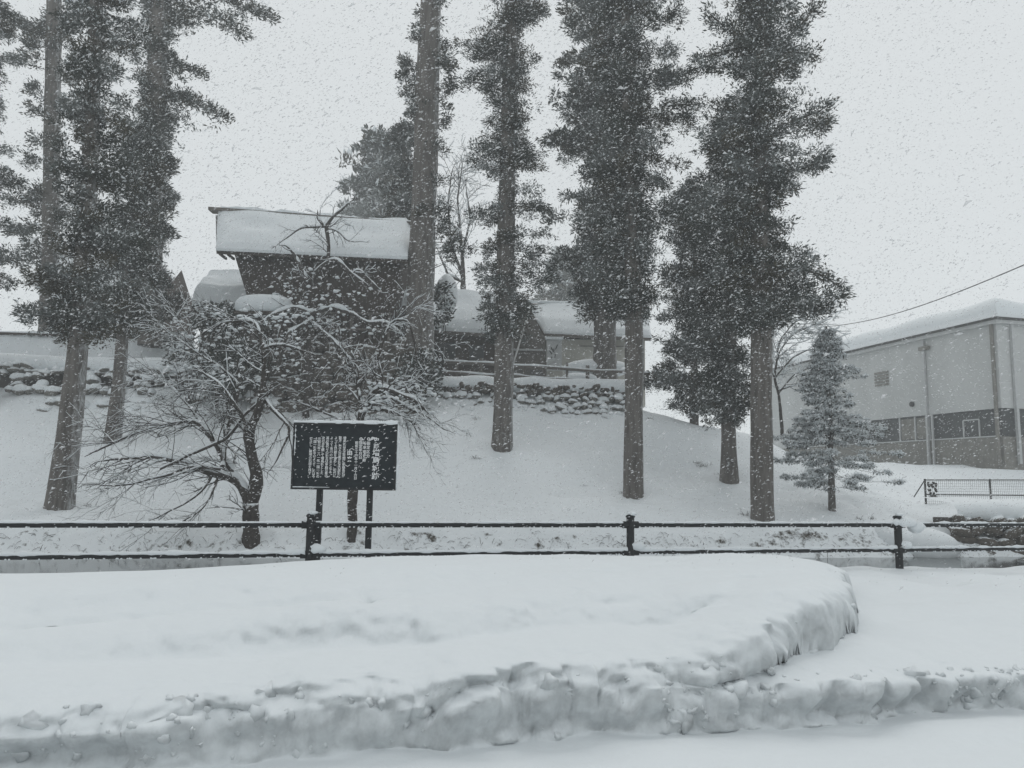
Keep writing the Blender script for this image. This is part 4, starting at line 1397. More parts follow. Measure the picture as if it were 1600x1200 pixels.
# roof
Ye = Yf - 1.0
Yr = Yf + 2.3
eL_, eR_ = P(338, 392, Ye), P(637, 406, Ye)
rL_, rR_ = P(337, 336, Yr), P(647, 356, Yr)
back = np.array([0, 4.4, 0])
for nm, cs in (('roof', (eL_, eR_, rR_, rL_)),):
    a_ = Acc()
    dn = np.array([0, .05, -.12])
    F = [c - np.array([0, 0, .01]) for c in cs]
    a_.hexa(local(turret, [F[0] + dn, F[1] + dn, F[2] + dn, F[3] + dn, F[0], F[1], F[2], F[3]]))
    roof = a_.build('roof', M_WOOD, turret, smooth=False)
bL_, bR_ = np.array([eL_[0], 2 * Yr - Ye, eL_[2]]), np.array([eR_[0], 2 * Yr - Ye, eR_[2]])
a_ = Acc()
a_.hexa(local(turret, [bR_ + dn * [1, -1, 1], bL_ + dn * [1, -1, 1], rL_ + [0, .01, -.13], rR_ + [0, .01, -.13], bR_, bL_, rL_ + [0, .01, 0], rR_ + [0, .01, 0]]))
a_.build('rear_roof', M_WOOD, turret, smooth=False)
gx = np.array([.12, 0, 0])
a_ = snow_slab([local(turret, eL_ - [0, .06, 0]), local(turret, eR_ - [0, .06, 0]), local(turret, rR_ - [.15, 0, 0]), local(turret, rL_ + [.1, 0, 0])], .42, 3)
a_.build('roof_snow', M_SNOW, turret)
a_ = snow_slab([local(turret, bR_), local(turret, bL_), local(turret, rL_ + [.1, .05, 0]), local(turret, rR_ + [-.15, .05, 0])], .42, 4)
a_.build('roof_snow', M_SNOW, turret)
# gable walls
for (xt, s) in ((xtl, 1), (xtr, -1)):
    a_ = Acc()
    y0, y1 = Yf - .2, Yf + DEP - .3
    zr = rL_[2] - .25
    x0, x1 = xt + .05 * s, xt + .13 * s
    a_.add(local(turret, [(x0, y0, ztt), (x0, y1, ztt), (x0, Yr, zr), (x1, y0, ztt), (x1, y1, ztt), (x1, Yr, zr)]), [(0, 1, 2), (5, 4, 3)])
    a_.add(local(turret, [(x0, y0, ztt), (x0, y1, ztt), (x0, Yr, zr), (x1, y0, ztt), (x1, y1, ztt), (x1, Yr, zr)]), [(0, 2, 5, 3), (2, 1, 4, 5), (1, 0, 3, 4)])
    a_.build('gable_wall', M_WOOD, turret, smooth=False)
# ridge boards
for (a0, a1, hh, dy, nm) in ((P(329, 326, Yr), P(655, 350, Yr), .16, .30, 'ridge_board'), (P(345, 337, Yr - .3), P(642, 360, Yr - .3), .09, .16, 'ridge_board')):
    a_ = Acc()
    a_.hexa(local(turret, [a0 + [0, -dy, -hh], a1 + [0, -dy, -hh], a1 + [0, dy, -hh], a0 + [0, dy, -hh], a0 + [0, -dy, 0], a1 + [0, -dy, 0], a1 + [0, dy, 0], a0 + [0, dy, 0]]))
    a_.build(nm, M_WOODM, turret, smooth=False)
for (a0, a1, rr, sd_) in ((P(345, 323, Yr), P(650, 348, Yr), .11, 1), (P(350, 333, Yr - .35), P(640, 357, Yr - .35), .09, 2)):
    t = np.linspace(0, 1, 60)
    pts = a0 + (a1 - a0) * t[:, None]
    rad = rr * np.clip(.7 + .9 * vnoise(t * 22, sd_ * 3.3, seed=sd_) + .3 * vnoise(t * 60, 1, seed=4), .05, 1.3)
    a_ = Acc()
    a_.tube(local(turret, pts), rad, 7)
    a_.build('ridge_snow', M_SNOW, turret)
# rafter ends under the eave
for k in range(24):
    t = (k + .5) / 24
    p = eL_ + (eR_ - eL_) * t
    a_ = Acc()
    a_.box(local(turret, p + [0, .35, -.14]), (.09, .8, .1))
    a_.build('rafter', M_WOOD, turret, smooth=False)
a_ = Acc()
pw = (P(372, 403, Yf - .25) + P(628, 407, Yf - .25)) / 2
a_.box(local(turret, pw), (P(628, 405, Yf)[0] - P(372, 405, Yf)[0], .14, .16))
a_.build('eave_beam', M_WOOD, turret, smooth=False)
# lower lattice storey between boards and stone
zs = P(500, 540, Yf)[2]
for k in range(22):
    x = xbl + .25 + (xbr - xbl - .5) * k / 21
    a_ = Acc()
    a_.box(local(turret, (x, Yf + .2, (zs + zbt) / 2)), (.12, .12, zbt - zs))
    a_.build('lattice_post', M_WOOD if k % 3 else M_WOODM, turret, smooth=False)
a_ = Acc()
a_.box(local(turret, ((xbl + xbr) / 2, Yf + DEP / 2, (zs + zbt) / 2)), (xbr - xbl - .3, DEP - .6, zbt - zs))
a_.build('lower_wall', M_WOOD, turret, smooth=False)
for zz in (zbt - .06, (zs + zbt) / 2, zs + .1):
    a_ = Acc()
    a_.box(local(turret, ((xbl + xbr) / 2, Yf + .12, zz)), (xbr - xbl, .1, .1))
    a_.build('lattice_rail', M_WOODM, turret, smooth=False)

# stone base of the turret
zc0 = P(500, 640, YT)[2] - .25
keep = empty('turret_stone_base', P(525, 640, YT), 'dark battered stone platform carrying the turret', 'stone base')
kx0, kx1 = P(400, 600, YT)[0], P(648, 600, YT)[0]
c1 = stone_run(keep, (kx0, YT - .35), (kx1, YT - .35), zc0, zs, .28, .44, rs, SMD, 1, 1.2, .5)
c2 = stone_run(keep, (kx1, YT - .2), (kx1 + .05, YT + 4), zc0, zs, .2, .5, rs, SMD, 1, 1.3, .5)
a_ = Acc()
q = .28 * (zs - zc0)
a_.hexa(local(keep, [(kx0, YT - .1, zc0 - .5), (kx1 - .1, YT - .1, zc0 - .5), (kx1 - .1, YT + 7, zc0 - .5), (kx0, YT + 7, zc0 - .5),
                     (kx0 + .5, YT - .1 + q, zs + .05), (kx1 - .6, YT - .1 + q, zs + .05), (kx1 - .6, YT + 7, zs + .05), (kx0 + .5, YT + 7, zs + .05)]))
a_.build('core', M_EARTH, keep, smooth=False)

# white lean-to strip seen at the turret's side
sh = empty('snowy_lean_to', P(618, 480, 37), 'narrow pale snow covered lean-to between the turret wall and the huge trunk', 'lean-to roof')
q = [P(612, 478, 36.6), P(650, 478, 36.6), P(650, 425, 38.6), P(632, 400, 38.6)]
a_ = Acc()
dn = np.array([0, .05, -.2])
a_.hexa(local(sh, [x + dn for x in q] + q))
a_.build('roof', M_WOOD, sh, smooth=False)
snow_slab([local(sh, x + [0, 0, .01]) for x in q], .3, 9, n=(14, 14)).build('roof_snow', M_SNOW, sh)
a_ = Acc()
pz = P(630, 485, 37)
a_.box(local(sh, (P(632, 500, 37.2)[0], 37.6, pz[2] - 1.6)), (.9, 1.0, 3.0))
a_.build('wall', M_WOOD, sh, smooth=False)


def simple_house(name, label, cat, eL, eR, rR, rL, wall_bottom, th, wallmat, roofmat, seed, wl=.3, wr=.3, depth=5, roundness=.35, windows=(), group=None, bl=None):
    root = empty(name, ((eL + eR) / 2)[0:2].tolist() + [wall_bottom], label, cat, group)
    a = Acc()
    dn = np.array([0, .05, -.18])
    q = [eL, eR, rR, rL]
    a.hexa(local(root, [x + dn for x in q] + q))
    yr = (rL[1] + rR[1]) / 2
    b0 = np.array([eR[0], 2 * yr - eR[1], eR[2]])
    b1 = np.array([eL[0], 2 * yr - eL[1], eL[2]])
    q2 = [b0, b1, rL + [0, .02, 0], rR + [0, .02, 0]]
    a.build('roof', roofmat, root, smooth=False)
    a = Acc()
    a.hexa(local(root, [x + np.array([0, -.05, -.18]) for x in q2] + q2))
    a.build('rear_roof', roofmat, root, smooth=False)
    snow_slab([local(root, x + [0, 0, .01]) for x in q], th, seed, rnd=roundness, n=(48, 28)).build('roof_snow', M_SNOW, root)
    snow_slab([local(root, x + [0, 0, .01]) for x in q2], th, seed + 1, rnd=roundness, n=(30, 18)).build('roof_snow', M_SNOW, root)
    ze = min(eL[2], eR[2]) - .15
    x0, x1 = eL[0] + wl, eR[0] - wr
    y0, y1 = max(eL[1], eR[1]) + .5, 2 * yr - min(eL[1], eR[1]) - .5
    a = Acc()
    a.box(local(root, ((x0 + x1) / 2, (y0 + y1) / 2, (ze + wall_bottom) / 2 + .05)), (x1 - x0, y1 - y0, ze - wall_bottom + .1))
    zr = min(rL[2], rR[2]) - .3
    for xx in (x0, x1):
        a.add(local(root, [(xx, y0, ze), (xx, y1, ze), (xx, yr, zr)]), [(0, 1, 2)])
    a.build('wall', wallmat, root, smooth=False)
    for (px, py, ww, hh, mt) in windows:
        p = P(px, py, y0 - .03)
        f = Acc()
        f.box(local(root, p), (ww, .05, hh))
        f.build('window', mt, root, smooth=False)
    return root


# low roof beside the turret with its thick cut slab of snow
simple_house('outbuilding', 'low outbuilding under a very thick cut slab of snow beside the turret', 'outbuilding',
             P(300, 478, 38.5), P(392, 481, 38.5), P(395, 446, 41), P(322, 446, 41), 6.1, .95, M_WOOD, M_WOOD, 21, roundness=.30)
# small pillow of snow
pil = empty('small_gate_roof', P(412, 492, 32.6), 'small roof buried under a rounded pillow of snow in front of the turret corner', 'small roof')
a_ = Acc()
cc = local(pil, P(412, 478, 32.6))
v = IV.copy()
v = np.sign(v) * np.abs(v) ** .75
vv = v * np.array([1.28, .8, .52])
vv[:, 2] += .04 * vv[:, 0] + .05 * vnoise(vv[:, 0] * 1.4, vv[:, 1] * 1.4, seed=3)
vv[:, 2] = np.where(vv[:, 2] < -.35, -.35, vv[:, 2])
a_.add(vv + cc, IF)
o = a_.build('roof_snow', M_SNOW, pil)
sb = o.modifiers.new('s', 'SUBSURF')
sb.levels = sb.render_levels = 2
a_ = Acc()
a_.box(cc + np.array([0, 0, -.42]), (2.1, 1.3, .12))
a_.build('roof', M_WOOD, pil, smooth=False)
for sx in (-.8, .8):
    a_ = Acc()
    a_.box(cc + np.array([sx, 0, -1.6]), (.16, .16, 2.3))
    a_.build('post', M_WOOD, pil, smooth=False)

# houses behind the terrace fence
simple_house('house', 'dark low house with a snow thick roof half hidden behind the mid slope cedar', 'house',
             P(662, 515, 41), P(792, 523, 41), P(788, 470, 44), P(684, 468, 44), 6.0, .55, M_WOOD, M_WOODM, 31, windows=[(700, 548, .8, .9, M_DARKW), (745, 552, .8, .9, M_DARKW)])
a_ = Acc()
house = simple_house('house', 'cream walled house with a long snow covered roof behind the terrace fence', 'house',
                     P(850, 521, 44), P(1018, 528, 44), P(1010, 484, 47), P(828, 482, 47), 6.1, .35, M_CREAM, M_WOODM, 33, wl=.15,
                     windows=[])
for (pa, pb, hh) in ((P(822, 474, 47), P(1012, 481, 47), .09), (P(826, 483, 46.7), P(1016, 490, 46.7), .09)):
    a_ = Acc()
    a_.hexa(local(house, [pa + [0, -.1, -hh], pb + [0, -.1, -hh], pb + [0, .1, -hh], pa + [0, .1, -hh], pa + [0, -.1, 0], pb + [0, -.1, 0], pb + [0, .1, 0], pa + [0, .1, 0]]))
    a_.build('ridge_board', M_WOODM, house, smooth=False)
a_ = Acc()
pa, pb = P(826, 471, 47), P(1010, 477, 47)
t = np.linspace(0, 1, 30)
a_.tube(local(house, pa + (pb - pa) * t[:, None]), .1 + .03 * vnoise(t * 14, .3, seed=2), 7)
a_.build('ridge_snow', M_SNOW, house)
for (px0, px1, py) in ((905, 975, 541), (905, 975, 566)):
    a_ = Acc()
    p, q = P(px0, py, 44.4), P(px1, py, 44.4)
    a_.box(local(house, (p + q) / 2), (q[0] - p[0], .06, .06))
    a_.build('wall_trim', M_CONC, house, smooth=False)
# white panel beside the house
nb = empty('standing_notice', P(866, 578, 42.5), 'pale upright panel with faded marks at the corner of the cream house', 'notice')
p = P(866, 555, 42.5)
a_ = Acc()
a_.box(local(nb, p), (.85, .1, 1.75))
a_.build('panel', M_PALE, nb, smooth=False)
for (dx, dz, w_, h_) in ((-.12, .3, .06, .3), (-.02, .25, .05, .22), (-.2, .15, .06, .25), (.04, -.05, .05, .2), (.12, .45, .05, .3), (-.15, -.15, .05, .12)):
    a_ = Acc()
    a_.box(local(nb, p + [dx, -.062, dz]), (w_, .02, h_), M=np.array(Matrix.Rotation(dx * 3, 3, 'Y')))
    a_.build('lettering', M_WIRE, nb, smooth=False)
a_ = Acc()
a_.box(local(nb, p + [0, 0, .95]), (1.0, .35, .14))
a_.build('snow_cap', M_SNOW, nb, smooth=False)
# dark gabled shed
g0 = empty('gabled_shed', P(812, 575, 43.2), 'dark triangular gabled shed end beside the cream house, a pole leaning on it', 'shed')
pts = [P(770, 578, 43.2), P(852, 578, 43.2), P(852, 528, 43.2), P(822, 474, 43.2), P(812, 474, 43.2), P(775, 540, 43.2)]
f = [local(g0, x) for x in pts]
bk = [x + np.array([0, 4, 0]) for x in f]
a_ = Acc()
a_.add(f, [(0, 1, 2, 3), (0, 3, 4, 5)])
a_.add(bk, [(3, 2, 1, 0), (5, 4, 3, 0)])
a_.add(f + bk, [(i, i + 6, (i + 1) % 6 + 6, (i + 1) % 6) for i in range(6)])
a_.build('wall', M_WOODM, g0, smooth=False)
for (q0, q1) in ((P(851, 526, 43.1), P(823, 473, 43.1)), (P(772, 545, 43.1), P(812, 473, 43.1))):
    a_ = Acc()
    a_.tube([local(g0, q0 + [0, 2, .08]), local(g0, q1 + [0, 2, .08])], .14, 6)
    a_.build('edge_snow', M_SNOW, g0)
a_ = Acc()
a_.tube([local(g0, P(800, 574, 42.4)), local(g0, P(826, 490, 43.0))], .05, 6)
a_.build('pole', M_PALE, g0)
a_ = Acc()
a_.box(local(g0, (P(790, 546, 43.1) + P(850, 547, 43.1)) / 2), (2.1, .1, .1))
a_.build('rail', M_PALE, g0, smooth=False)
# snow heaps on the terrace by the house
for (px, py, Y, sx, sz, lb) in ((930, 576, 40.5, 2.0, .55, 'rounded heap of snow against the cream house wall'), (905, 592, 38.6, 1.0, .33, 'small heap of snow just behind the terrace fence'),
                                (697, 462, 38.5, .6, 1.1, 'tall lump of snow on brush beside the huge bare trunk')):
    root = empty('snow_heap', P(px, py, Y), lb, 'snow heap')
    a_ = Acc()
    blob(a_, (0, 0, 0), (sx, 1.0, sz), int(px), .15)
    o = a_.build('snow', M_SNOW, root)
    sb = o.modifiers.new('s', 'SUBSURF')
    sb.levels = sb.render_levels = 1

# hall behind the cedars
hall = simple_house('wooden_hall', 'dark steep roofed hall hidden behind the crowns of the clustered cedars', 'hall',
                    P(70, 450, 43), P(256, 456, 43), P(248, 414, 46), P(84, 408, 46), 6.0, .3, M_WOOD, M_WOOD, 41, wl=.4, wr=.4)

# terrace fence
tf = empty('terrace_fence', P(830, 590, 36.6), 'weathered timber rail fence with snow on its rails above the stone wall', 'fence')
posts = [(640, 600, 558), (690, 594, 563), (714, 592, 562), (752, 594, 564), (819, 596, 568), (851, 598, 570), (886, 598, 571), (918, 602, 575), (950, 602, 577), (985, 604, 580), (1012, 606, 583)]
for px, pb, pt in posts:
    a_ = Acc()
    p0, p1 = P(px, pb, 36.7), P(px, pt - 1, 36.7)
    wd = .17 if px in (851, 918, 752) else .11
    a_.box(local(tf, (p0 + p1) / 2), (wd, .12, p1[2] - p0[2] + .2))
    a_.build('post', M_WOODM, tf, smooth=False)
for (ya, yb, rr) in ((561, 584, .075), (578, 601, .07)):
    pa, pb = P(632, ya, 36.6), P(1016, yb, 36.6)
    t = np.linspace(0, 1, 50)
    pts = pa + (pb - pa) * t[:, None] + np.stack([0 * t, 0 * t, .04 * vnoise(t * 9, ya, seed=2)], 1)
    a_ = Acc()
    a_.tube(local(tf, pts), rr, 6)
    a_.build('rail', M_WOODM, tf)
    a_ = Acc()
    a_.tube(local(tf, pts + [0, 0, rr * .9]), rr * (.75 + .35 * vnoise(t * 30, ya, seed=5)), 6)
    a_.build('rail_snow', M_SNOW, tf)

# --- sports hall
HZ = 14.04
hc = np.array([26.4, 41.2, 3.0])
gym = empty('large_hall', hc, 'large pale windowless hall with a dark glazed base and deep roof snow', 'hall', rz=math.radians(HZ))
W_, D_ = 26.0, 24.0
zE, zM, zC = 10.6 - 3.0, 6.0 - 3.0, 4.46 - 3.0
a_ = Acc()
a_.box((W_ / 2, D_ / 2, (zE + zM) / 2), (W_, D_, zE - zM))
a_.build('upper_wall', M_WHITEW, gym, smooth=False)
a_ = Acc()
DK = 13.2
a_.box((W_ / 2, DK / 2, (zM + zC) / 2 - .002), (W_ - .3, DK - .3, zM - zC))
a_.build('dark_wall', M_DARKW, gym, smooth=False)
a_ = Acc()
a_.box((W_ / 2, (DK + D_) / 2, (zM + zC) / 2 - .002), (W_ - .004, D_ - DK, zM - zC))
a_.build('lower_wall', M_WHITEW, gym, smooth=False)
a_ = Acc()
a_.box((W_ / 2, D_ / 2, zC / 2 - .6), (W_ - .1, D_ - .1, zC + 1.2))
a_.build('base_wall', M_CONC, gym, smooth=False)
a_ = Acc()
a_.box((W_ / 2, D_ / 2, zE + .10), (W_ + .5, D_ + .5, .2))
a_.build('roof', M_PALE, gym, smooth=False)
a_ = Acc()
a_.box((W_ / 2, D_ / 2, zE + .26), (W_ + .7, D_ + .7, .12))
a_.build('eave_gutter', M_WIRE, gym, smooth=False)
nu, nv = 60, 60
u = np.linspace(-.35, W_ + .35, nu)
v = np.linspace(-.35, D_ + .35, nv)
ek = lambda x, L: np.minimum(x + .35, L + .35 - x)
UU, VV = np.meshgrid(np.sort(np.concatenate([u, np.linspace(-.35, .5, 14)])), np.sort(np.concatenate([v, np.linspace(-.35, .5, 14)])))
ed = np.minimum(ek(UU, W_), ek(VV, D_))
th = 1.35 * np.sqrt(np.clip(1 - (1 - np.clip(ed / 1.5, 0, 1)) ** 2, 0, 1)) * (1 + .10 * vnoise(UU * .35, VV * .35, seed=4)) + .25 * sstep(.5, 6, ed)
th = th * (1 - .35 * sstep(8, 22, VV))
a_ = Acc()
a_.add(np.stack([UU, VV, zE + .33 + th], -1).reshape(-1, 3), grid_faces(*UU.shape))
a_.build('roof_snow', M_SNOW, gym)
# frames, pipes, openings on the long side (x = 0 plane) and front (y = 0 plane)


def gy(name, c, s, mt):
    a = Acc()
    a.box(c, s)
    return a.build(name, mt, gym, smooth=False)


def side_y(px):
    """distance along the long wall of the point seen in photo column px"""
    k = (px - 800) / FPX
    dx, dy = -math.sin(math.radians(HZ)), math.cos(math.radians(HZ))
    return (k * hc[1] - hc[0]) / (dx - k * dy)


for px, wd in ((1453, .13), (1461, .10)):
    gy('downpipe', (-.10, side_y(px), (zE if px == 1453 else zM) / 2), (wd, wd, zE if px == 1453 else zM), M_PALE)
gy('downpipe', (-.10, .25, zE / 2), (.14, .14, zE), M_CONC)
gy('downpipe', (.9, -.10, zE / 2), (.16, .16, zE), M_PALE)
for px in (1406, 1430, 1452):
    gy('window_frame', (.10, side_y(px), (zC + zM) / 2), (.09, .09, zM - zC - .02), M_PALE)
for (pa, pb) in ((1408, 1429), (1432, 1451)):
    ya, yb = side_y(pa), side_y(pb)
    gy('window', (.135, (ya + yb) / 2, (zC + zM) / 2), (.04, abs(ya - yb), zM - zC - .25), M_CONC)
ya, yb = side_y(1505), side_y(1530)
for yy in (ya, yb):
    gy('door_frame', (.11, yy, zC + .45), (.07, .07, 1.1), M_PALE)
gy('door_frame', (.11, (ya + yb) / 2, zC + 1.03), (.07, abs(ya - yb), .07), M_PALE)
gy('base_sill', (.06, DK / 2, zC + .03), (.12, DK - .4, .07), M_PALE)
ym = side_y(1383)
for j in range(5):
    gy('louvre', (-.04, ym, zE - 2.35 + j * .2), (.06, 1.25, .12), M_CONC)
a_ = Acc()
a_.tube([(-.02, side_y(1430), zM + .75), (-.14, side_y(1430), zM + .75)], .16, 12)
a_.build('vent_outlet', M_WIRE, gym)
for px in ():
    gy('panel_joint', (-.008, side_y(px), (zE + zM) / 2), (.02, .03, zE - zM - .1), M_CONC)
p_ = side_y(1455)
gy('pipe_hopper', (-.14, p_, zE - .55), (.2, .75, .22), M_CONC)

# wire mesh fence in the snow field
mf = empty('wire_mesh_fence', P(1445, 788, 28), 'low wire mesh fence half buried in snow in front of the large hall', 'fence')
fa, fb = P(1445, 750, 28), P(1660, 750, 30.5)
fa2, fb2 = P(1447, 790, 28) + [0, 0, -.25], P(1665, 795, 30.5) + [0, 0, -.25]
for t in (0.0, .45, .98):
    a_ = Acc()
    top, bot_ = fa + (fb - fa) * t, fa2 + (fb2 - fa2) * t
    a_.tube([local(mf, bot_), local(mf, top + [0, 0, .04])], .04, 6)
    a_.build('post', M_WIRE, mf)
for (q0, q1, nm) in ((fa, fb, 'rail'), (fa + (fa2 - fa) * .45, fb + (fb2 - fb) * .45, 'rail')):
    a_ = Acc()
    a_.tube([local(mf, q0), local(mf, q1)], .022, 5)
    a_.build(nm, M_WIRE, mf)
a_ = Acc()
nwv = 72
for i in range(nwv):
    t = (i + .5) / nwv
    a_.tube([local(mf, fa2 + (fb2 - fa2) * t), local(mf, fa + (fb - fa) * t)], .0042, 3, cap=False)
for i in range(13):
    t = (i + .5) / 13
    a_.tube([local(mf, fa + (fa2 - fa) * t), local(mf, fb + (fb2 - fb) * t)], .0042, 3, cap=False)
# end brace panel
a_.build('wire_mesh', M_WIRE, mf, smooth=False, kind='stuff')
a_ = Acc()
a_.tube([local(mf, fa), local(mf, P(1428, 772, 27.2) + [0, 0, -.1])], .02, 5)
a_.build('brace', M_WIRE, mf)
a_ = Acc()
for k in range(26):
    t, s = random.Random(k).random(), random.Random(k + 99).random()
    p = fa + (fb - fa) * (.01 + .06 * t) + [0, -.05, -.08 - .55 * s]
    blob(a_, local(mf, p), (.05, .05, .06), k, .4, low=True)
a_.build('tied_bundle', M_BARKD, mf)

# moat retaining wall on the hall side: courses of dark stones
rw = empty('moat_wall', (20, 24.4, .2), 'dark stone moat wall under the snow mound in front of the large hall', 'stone wall')
rs = np.random.RandomState(5)
rp0, rp1 = (13.3, 23.1), (32.0, 25.2)
stone_run(rw, rp0, rp1, -.45, 1.0, .06, .34, rs, SMD, 1, 1.5, .35)
wall_core(rw, rp0, rp1, -1.0, .86, .06, .8, M_EARTH, .24)
snow_shelf(rw, rp0, rp1, .98, .42, 1.6, .02, 14, .1)
# snow corner bulging where the bank meets the wall
root = empty('snow_heap', P(1445, 850, 23), 'bulging corner of snow where the moat bank meets the dark stone wall', 'snow heap')
a_ = Acc()
blob(a_, (0, 0, -.1), (1.0, .9, .62), 8, .12)
blob(a_, (-.9, .2, .1), (.8, .8, .5), 9, .15)
o = a_.build('snow', M_SNOW, root)
sb = o.modifiers.new('s', 'SUBSURF')
sb.levels = sb.render_levels = 1

# ------------------------------------------------------------------ street railing
zr1, zr2 = 1.185, .765
rail = empty('street_railing', UV(4.57, 11.57, .37), 'charcoal steel pipe railing with two snow edged rails along the moat', 'railing')


def u_at(px, py):
    a, b2 = -40.0, 60.0
    for _ in range(50):
        m_ = (a + b2) / 2
        q_ = UV(m_, 11.57)
        if P(px, py, q_[1])[0] > q_[0]:
            a = m_
        else:
            b2 = m_
    return a


ua_, ub_ = u_at(485, 840), u_at(1404, 850)
pu = [ua_ + (ub_ - ua_) / 2 * k for k in range(-3, 7)]
us = np.linspace(pu[0], pu[-1], 420)


def along(us, v, z):
    us = np.asarray(us)
    return np.stack([cu * us - su * v, su * us + cu * v, z + 0 * us], 1)


for u0 in pu:
    a_ = Acc()
    zt = 1.30
    a_.tube(local(rail, [UV(u0, 11.57, -.1), UV(u0, 11.57, zt)]), .062, 14)
    po = a_.build('post', M_METAL, rail)
    a_ = Acc()
    a_.tube(local(rail, [UV(u0, 11.57, zt), UV(u0, 11.57, zt + .012), UV(u0, 11.57, zt + .035), UV(u0, 11.57, zt + .05)]), [.072, .078, .062, .02], 14)
    cp = a_.build('cap', M_METAL)
    cp.parent = po
    for zr in (zr1, zr2):
        a_ = Acc()
        a_.tube(local(rail, [UV(u0 - .13, 11.57, zr), UV(u0 + .13, 11.57, zr)]), .055, 12)
        br = a_.build('bracket', M_METAL)
        br.parent = po
    a_ = Acc()
    blob(a_, local(rail, UV(u0 + .02, 11.55, zt + .06)), (.07, .07, .03), int(u0 * 7 + 50), .3)
    blob(a_, local(rail, UV(u0 + .1, 11.53, zr2 + .09)), (.12, .07, .07), int(u0 * 7 + 51), .3)
    if abs(u0 - ub_) < .2:
        for (du, dz, s) in ((.08, zr1 + .07 - .02, .10), (.2, zr1 + .03, .09), (.34, zr1 - .04, .12), (-.06, zr1 + .04, .07)):
            blob(a_, local(rail, UV(u0 + du, 11.53, dz)), (s * 1.2, s * .8, s * .8), int(dz * 100), .3)
    sn = a_.build('post_snow', M_SNOW, kind='stuff')
    sn.parent = po
for (zr, rr, sf) in ((zr1, .040, .8), (zr2, .038, 1.15)):
    for k in range(len(pu) - 1):
        a_ = Acc()
        a_.tube(local(rail, [UV(pu[k] + .065, 11.57, zr), UV(pu[k + 1] - .065, 11.57, zr)]), rr, 12)
        rl = a_.build('rail', M_METAL, rail)
        uu = np.linspace(pu[k] + .065, pu[k + 1] - .065, 90)
        nz = .5 + .5 * vnoise(uu * 5, zr * 9, seed=3) + .35 * vnoise(uu * 17, zr * 9, seed=4)
        rs_ = .026 * sf * np.clip(nz + .25, .25, 1.5)
        # snow gathers towards the posts on the lower rail
        if zr < 1:
            rs_ = rs_ + .03 * np.exp(-(uu - pu[k]) / .25) + .03 * np.exp(-(pu[k + 1] - uu) / .25)
        pts = along(uu, 11.55, zr + rr * .75) + np.stack([0 * uu, 0 * uu, rs_ * .35], 1)
        a_ = Acc()
        a_.tube(local(rail, pts), rs_, 7)
        s_ = a_.build('rail_snow', M_SNOW)
        s_.parent = rl
        a_ = Acc()
        # ragged fringe of rime under the rail
        for q in range(60):
            uq = pu[k] + .1 + (pu[k + 1] - pu[k] - .2) * random.Random(q + k * 40 + int(zr * 10)).random()
            blob(a_, local(rail, UV(uq, 11.53, zr - rr * .75)), (.014, .010, .010), q, .5, low=True)
        s_ = a_.build('rime', M_SNOW, kind='stuff')
        s_.parent = rl

# ------------------------------------------------------------------ notice board
YB = 11.55
tl_, tr_ = P(459, 661, YB), P(621, 662, YB)
bl_, br_ = P(456, 765, YB), P(618, 766, YB)
cx = (tl_[0] + tr_[0] + bl_[0] + br_[0]) / 4
ztop, zbot = (tl_[2] + tr_[2]) / 2, (bl_[2] + br_[2]) / 2
BW = 1.56
BH = ztop - zbot
sign = empty('notice_board', (cx, YB, .35), 'dark notice board on two posts with white vertical Japanese lettering', 'notice board')
SR = np.array(sign.location)
a_ = Acc()
a_.box((0, 0, (ztop + zbot) / 2 - SR[2]), (BW - .06, .03, BH - .06))
a_.build('panel', M_SIGN, sign, smooth=False)
for (c, s) in (((0, 0, ztop - SR[2] - .015), (BW, .06, .03)), ((0, 0, zbot - SR[2] + .015), (BW, .06, .03)),
               ((-BW / 2 + .015, 0, (ztop + zbot) / 2 - SR[2]), (.03, .06, BH - .06)), ((BW / 2 - .015, 0, (ztop + zbot) / 2 - SR[2]), (.03, .06, BH - .06))):
    a_ = Acc()
    a_.box(c, s)
    a_.build('frame', M_METAL, sign, smooth=False)
for px in (497, 576):
    x = P(px, 790, YB)[0] - SR[0]
    a_ = Acc()
    a_.box((x, .072, (ztop - .1 + -.6) / 2 - SR[2]), (.082, .08, ztop - .1 + .6))
    a_.build('post', M_METAL, sign, smooth=False)
a_ = Acc()
t = np.linspace(0, 1, 60)
pts = np.stack([-BW / 2 + BW * t, 0 * t, ztop - SR[2] + .012 + 0 * t], 1)
a_.tube(pts, .022 * (1 + .5 * vnoise(t * 14, .4, seed=4)) + .004 + .012 * t, 6)
a_.tube(np.stack([BW / 2 + .008 + 0 * t, 0 * t, zbot - SR[2] + BH * t], 1), .020 * (1 + .5 * vnoise(t * 12, .9, seed=5)), 6)
tt = np.linspace(0, .35, 25)
a_.tube(np.stack([-BW / 2 + .03 + BW * tt, -.025 + 0 * tt, zbot - SR[2] + .036 + 0 * tt], 1), .010 * (1 + .5 * vnoise(tt * 40, .4, seed=6)) * (1 - tt * 2), 6)
a_.tube(np.stack([-BW / 2 + .035 + 0 * t, -.025 + 0 * t, ztop - SR[2] - .04 - .45 * t], 1), .007 * (1 + .9 * vnoise(t * 12, .2, seed=7)), 5)
a_.build('board_snow', M_SNOW, sign, kind='stuff')


